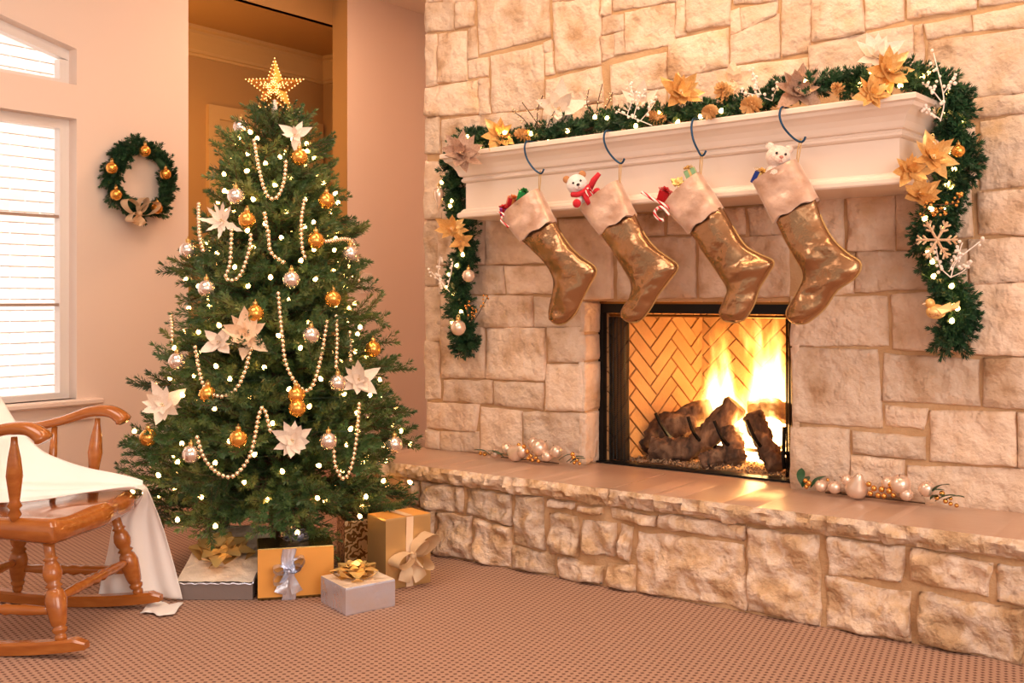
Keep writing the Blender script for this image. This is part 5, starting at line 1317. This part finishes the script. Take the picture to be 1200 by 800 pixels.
ribbon_bow('', '', rc+Vector((0, 0, .118))+n*.01, .085, M['silver_foil'], e, Vector((0, 0, 1)), n, 1.1, parent=t, loops=((.75, .95), (2.9, .75), (3.75, .85), (.4, .6)), wid=.42)
pb = P[2].lerp(P[3], .45).lerp(P[0].lerp(P[1], .5), .35); bow(t, (pb.x, pb.y, .207), .085, M['silver_foil'], 20, 9)
# tall gold box with gold mesh ribbon
A, B = plan(452, 692), plan(504.5, 682); back = far(A, B, .15)
t, P = gift_box('gift_box', 'tall satin gold present with a wide gold mesh bow, beside the hearth', 'present', [A, B, *back], .292, M['gold_wrap'], M['orange_box'])
e = (P[1]-P[0]).normalized(); n = Vector((e.y, -e.x, 0)); ln = (P[1]-P[0]).length; rc = P[0]+e*ln*.52+n*.003
b = MB(); b.grid(3, 10, lambda u, v: rc+e*((u-.5)*.034)+n*(.002*math.sin(v*8))+Vector((0, 0, .292*v))); b.build('ribbon', M['peach_petal'], t, smooth=True, world=True)
tp = rc-n*.003; b = MB(); b.grid(3, 6, lambda u, v: tp+e*((u-.5)*.034)-n*(.15*v)+Vector((0, 0, .2955))); b.build('ribbon', M['peach_petal'], t, smooth=True, world=True)
lp = MB(); lp.add([P[3]-(-e)*0, P[0]], []) 
ribbon_bow('', '', rc+Vector((0, 0, .135))+n*.01, .125, M['mesh_ribbon'], e, Vector((0, 0, 1)), n, .9, parent=t, loops=((.75, .95), (3.35, .85), (1.0, .6), (5.6, .7)), wid=.40)
# scroll print box behind it
A, B = plan(404, 668), plan(446, 664); back = far(A, B, .16)
gift_box('gift_box', 'present in gold scroll-print paper behind the tall gold present', 'present', [A, B, *back], .215, M['scroll'], M['scroll'])
# flat champagne foil box, propped at the back
A = Vector((*plan(207, 703), 0)); B = Vector((*plan(296, 703), 0)); e = (B-A).normalized(); n = Vector((-e.y, e.x, 0)); dp = .42; rise = .135
t = thing('gift_box', 'large flat champagne foil present with grey sides and a gold bow, at left', 'present', tuple((A+B)/2), group='presents under the tree')
def fp(u, v, z): return A+(B-A)*u+n*(dp*v)+Vector((0, 0, rise*v+z))
b = MB(); b.loft([[fp(0,0,.002), fp(1,0,.002), fp(1,1,.002), fp(0,1,.002)], [fp(0,0,.066), fp(1,0,.066), fp(1,1,.066), fp(0,1,.066)]]); b.build('box', M['grey_side'], t, world=True)
b = MB(); b.grid(22, 24, lambda u, v: fp(u, v, .074+.006*nz(u*5, v*6, 3)+.004*nz(u*14, v*14, 1))); b.build('wrapped_top', M['champ_foil'], t, smooth=True, world=True)
b = MB(); b.tube([fp(u/20, -.004, .066+.003*math.sin(u*2.2)) for u in range(21)], .004, 6); b.tube([fp(1.0, u/20, .066+.003*math.sin(u*2)) for u in range(21)], .004, 6); b.build('paper_fold', M['silver_foil'], t, smooth=True, world=True)
sb_ = fp(.42, .42, .076); bow(t, sb_, .15, M['gold_foil'], 22, 12, nrm=Vector((0, 0, 1))+TOCAM*.3)
t2 = thing('gift_box', 'plain olive foil box propping up the flat champagne present', 'present', tuple(fp(.5, .85, -rise*.85)), group='presents under the tree')
b = MB(); b.loft([[fp(.08,.72,-rise*.72+.001), fp(.92,.72,-rise*.72+.001), fp(.92,.98,-rise*.98+.001), fp(.08,.98,-rise*.98+.001)], [fp(.08,.72,-.002), fp(.92,.72,-.002), fp(.92,.98,-.002), fp(.08,.98,-.002)]]); b.build('box', M['olive'], t2, world=True)
b = MB(); b.tube([fp(.5, .719, -rise*.719+.001), fp(.5, .719, -.003)], .006, 6); b.build('ribbon', M['gold_foil'], t2, world=True)

# ================================================================== ROCKING CHAIR
CH = thing('rocking_chair', 'honey brown turned-wood rocking chair with a white cloth over it', 'rocking chair', (-3.495, 2.238, 0), rot=(0, 0, math.atan2(.503, .864)))
LEG0 = [(0, .014), (.03, .019), (.06, .021), (.075, .017), (.10, .024), (.13, .026), (.15, .020), (.17, .025), (.22, .028), (.30, .031), (.42, .034), (.50, .028), (.53, .021), (.55, .029), (.58, .021), (.62, .028), (.68, .031), (.75, .027), (.80, .020), (.82, .026), (.84, .020), (.92, .018), (1, .021)]
LEG = [(t_, r_ if t_ < .04 or t_ > .9 else .0255+(r_-.0255)*1.25) for t_, r_ in LEG0]
def leg_pt(x0, y0, z0, x1, y1, z1, f): return Vector((x0+(x1-x0)*f, y0+(y1-y0)*f, z0+(z1-z0)*f))
FL_, RL_ = {}, {}
for s_ in (-1, 1):
    FL_[s_] = ((0, .286*s_, .052), (-.075, .235*s_, .375)); RL_[s_] = ((-.50, .286*s_, .050), (-.44, .20*s_, .375))
    MB().turned(*FL_[s_], LEG, 16).build('leg', M['wood'], CH, smooth=True)
    MB().turned(*RL_[s_], LEG, 16).build('leg', M['wood'], CH, smooth=True)
    b = MB(); rings = []
    for i in range(25):
        x = -.86+(.95)*i/24; zb = .002+.20*(x+.30)**2; th = .040 if i not in (0, 24) else .022; w = .024 if i not in (0, 24) else .018
        y = .286*s_; rings.append([(x, y-w, zb), (x, y+w, zb), (x, y+w, zb+th*.8), (x, y+w*.7, zb+th), (x, y-w*.7, zb+th), (x, y-w, zb+th*.8)])
    b.loft(rings); b.build('rocker', M['wood'], CH, smooth=True, sharp=40)
STR = [(0, .011), (.1, .014), (.25, .019), (.36, .016), (.40, .021), (.44, .015), (.5, .023), (.56, .015), (.60, .021), (.64, .016), (.75, .019), (.9, .014), (1, .011)]
mid = lambda l, f: Vector(l[0]).lerp(Vector(l[1]), f)
MB().turned(mid(FL_[-1], .42), mid(FL_[1], .42), STR, 14).build('stretcher', M['wood'], CH, smooth=True)
MB().turned(mid(RL_[-1], .40), mid(RL_[1], .40), STR, 14).build('stretcher', M['wood'], CH, smooth=True)
for s_ in (-1, 1): MB().turned(mid(FL_[s_], .30), mid(RL_[s_], .30), STR, 14).build('stretcher', M['wood'], CH, smooth=True)
# saddle seat
b = MB(); NU, NV = 29, 25
def seat_out(u, v):                                       # u across (-1..1), v from front 0 to back 1
    hw_ = .300-.055*v; y = hw_*u; fr_x = .012-.030*abs(u)**2.5+.010*math.cos(u*PI*2)*(1-abs(u)); x = fr_x+(-.53-fr_x)*v
    return x, y
def seat_pt(i, j, top):
    u = -1+2*i/(NU-1); v = j/(NV-1); x, y = seat_out(u, v); edge = min((1-abs(u))*.28, v*.5, (1-v)*.5)
    rnd = .022*max(0, 1-edge/.02)**2
    if top: z = .455-.024*math.exp(-((v-.62)/.25)**2)*(1-u*u)-.010*(1-v)*(0)+.004*math.cos(u*PI*2)*(1-v)-rnd
    else: z = .375-.0+.030*max(0, v-.15)+rnd*.8
    return (x, y, z)
T_ = [seat_pt(i, j, True) for j in range(NV) for i in range(NU)]; B_ = [seat_pt(i, j, False) for j in range(NV) for i in range(NU)]
fs = []
for j in range(NV-1):
    for i in range(NU-1):
        a = j*NU+i; fs.append((a, a+NU, a+NU+1, a+1)); o_ = NU*NV; fs.append((o_+a, o_+a+1, o_+a+NU+1, o_+a+NU))
rim = [i for i in range(NU)]+[j*NU+NU-1 for j in range(1, NV)]+[(NV-1)*NU+i for i in range(NU-2, -1, -1)]+[j*NU for j in range(NV-2, 0, -1)]
for a, c in zip(rim, rim[1:]+rim[:1]): fs.append((a, c, NU*NV+c, NU*NV+a))
b.add(T_+B_, fs); b.build('seat', M['wood'], CH, smooth=True, sharp=60)
# arms on turned posts
POST0 = [(0, .012), (.06, .016), (.10, .021), (.16, .016), (.20, .022), (.26, .017), (.34, .019), (.55, .024), (.75, .020), (.92, .014), (1, .013)]
POST = [(t_, .0175+(r_-.0175)*1.6) for t_, r_ in POST0]
for s_ in (-1, 1):
    Y_ = .285*s_
    MB().turned((-.180, .262*s_, .44), (-.168, Y_, .735), POST, 14).build('arm_post', M['wood'], CH, smooth=True)
    MB().turned((-.34, .245*s_, .44), (-.345, Y_, .70), [(0, .010), (.3, .014), (.6, .016), (1, .011)], 12).build('arm_spindle', M['wood'], CH, smooth=True)
    P = spline([(-.62, .25*s_, .685), (-.52, .275*s_, .688), (-.41, Y_, .702), (-.30, Y_, .728), (-.20, Y_, .760), (-.12, Y_, .763), (-.075, Y_, .742), (-.058, Y_, .722)], 26); rings = []
    for i, p in enumerate(P):
        f = i/25; w = .026+.018*max(0, f-.4)/.6; th = .017+.012*max(0, f-.35)/.65
        if i == 25: w *= .75; th *= .7
        if i == 0: w *= .8
        d = (P[min(i+1, 25)]-P[max(i-1, 0)]).normalized(); up = Vector((-d.z, 0, d.x)); up = up if up.z > 0 or f > .8 else -up
        rings.append([p+Vector((0, math.cos(q)*w, 0))+up*(math.sin(q)*th) for q in [2*PI*k/14 for k in range(14)]])
    b = MB(); b.loft(rings); b.build('arm', M['wood'], CH, smooth=True, sharp=70)
# tall back (mostly outside the picture)
for s_ in (-1, 1):
    MB().turned((-.49, .215*s_, .43), (-.70, .25*s_, 1.12), [(0, .014), (.1, .020), (.2, .016), (.5, .022), (.8, .016), (1, .018)], 14).build('back_post', M['wood'], CH, smooth=True)
b = MB(); rings = []
for i in range(17):
    u = -1+i/8; x = -.70-.02*(1-u*u); zc_ = 1.10; rings.append([(x-.012, .30*u, zc_-.05), (x+.012, .30*u, zc_-.05), (x+.005, .30*u, zc_+.06+.035*(1-u*u)), (x-.019, .30*u, zc_+.06+.035*(1-u*u))])
b.loft(rings); b.build('crest_rail', M['wood'], CH, smooth=True, sharp=40)
for k in range(5):
    y = -.14+.07*k; MB().turned((-.495, y*.9, .43), (-.70, y, 1.06), [(0, .008), (.3, .012), (.6, .012), (1, .008)], 10).build('back_spindle', M['wood'], CH, smooth=True)

# ------------------------------------------------------------------ white cloth over the chair
cl = thing('draped_cloth', 'sheer white cloth draped over the rocking chair and down to the carpet', 'cloth', (-3.495, 2.238, 0), rot=(0, 0, math.atan2(.503, .864)))
SEC = [  # far edge, near edge (chair coordinates), fold depth
 ((-.74, .27, 1.02), (-.76, -.12, 1.16), .010), ((-.66, .25, .98), (-.66, -.13, 1.10), .014), ((-.56, .235, .84), (-.57, -.13, .86), .018), ((-.47, .235, .70), (-.51, -.12, .62), .020),
 ((-.38, .235, .605), (-.44, -.10, .488), .018), ((-.28, .238, .560), (-.33, -.05, .462), .016), ((-.18, .240, .533), (-.22, .00, .464), .014),
 ((-.08, .258, .512), (-.11, .09, .474), .010), ((.006, .302, .480), (.010, .215, .474), .006), ((.028, .322, .440), (.016, .272, .440), .008),
 ((.060, .345, .33), (-.125, .335, .34), .016), ((.090, .36, .20), (-.165, .338, .20), .020), ((.118, .37, .08), (-.195, .335, .08), .024), ((.135, .375, .012), (-.205, .335, .012), .02)]
FA = spline([s[0] for s in SEC], 70); NE = spline([s[1] for s in SEC], 70)
b = MB()
def cfn(u, v):
    i = v*69; k = min(int(i), 68); f = i-k; a = FA[k].lerp(FA[k+1], f); c_ = NE[k].lerp(NE[k+1], f)
    p = a.lerp(c_, u); d = (c_-a); L = d.length
    amp = .012 if v < .62 else .012+.016*(v-.62)/.38
    fold = amp*1.25*(math.sin(u*9+v*3.0+1.5*nz(u*2, v*3, 1))+.35*math.sin(u*19+v*5))
    if v < .62: n_ = Vector((.35, -.25, .9)); fold = abs(fold)*.9; sag = -.0*math.sin(u*PI)
    else: n_ = Vector((.12, -1, 0)); sag = 0
    if .25 < v < .62: sag = -.055*math.sin(u*PI)*min(1, (p.z-.46)/.10) if p.z > .46 else 0
    q = p+n_.normalized()*fold+Vector((0, 0, sag))
    if v < .66 and -.5 < q.x < .0: q.z = max(q.z, .466)
    q.z = max(q.z, .006)
    return q
b.grid(44, 110, cfn); b.build('cloth_drape', M['cloth'], cl, smooth=True, solid=.0025)
b = MB(); b.grid(10, 8, lambda u, v: (.02+.13*u+.03*v, .34-.15*v+.02*math.sin(u*7), .006+.006*abs(math.sin(u*9+v*4)))); b.build('cloth_corner', M['cloth'], cl, smooth=True, solid=.0025)
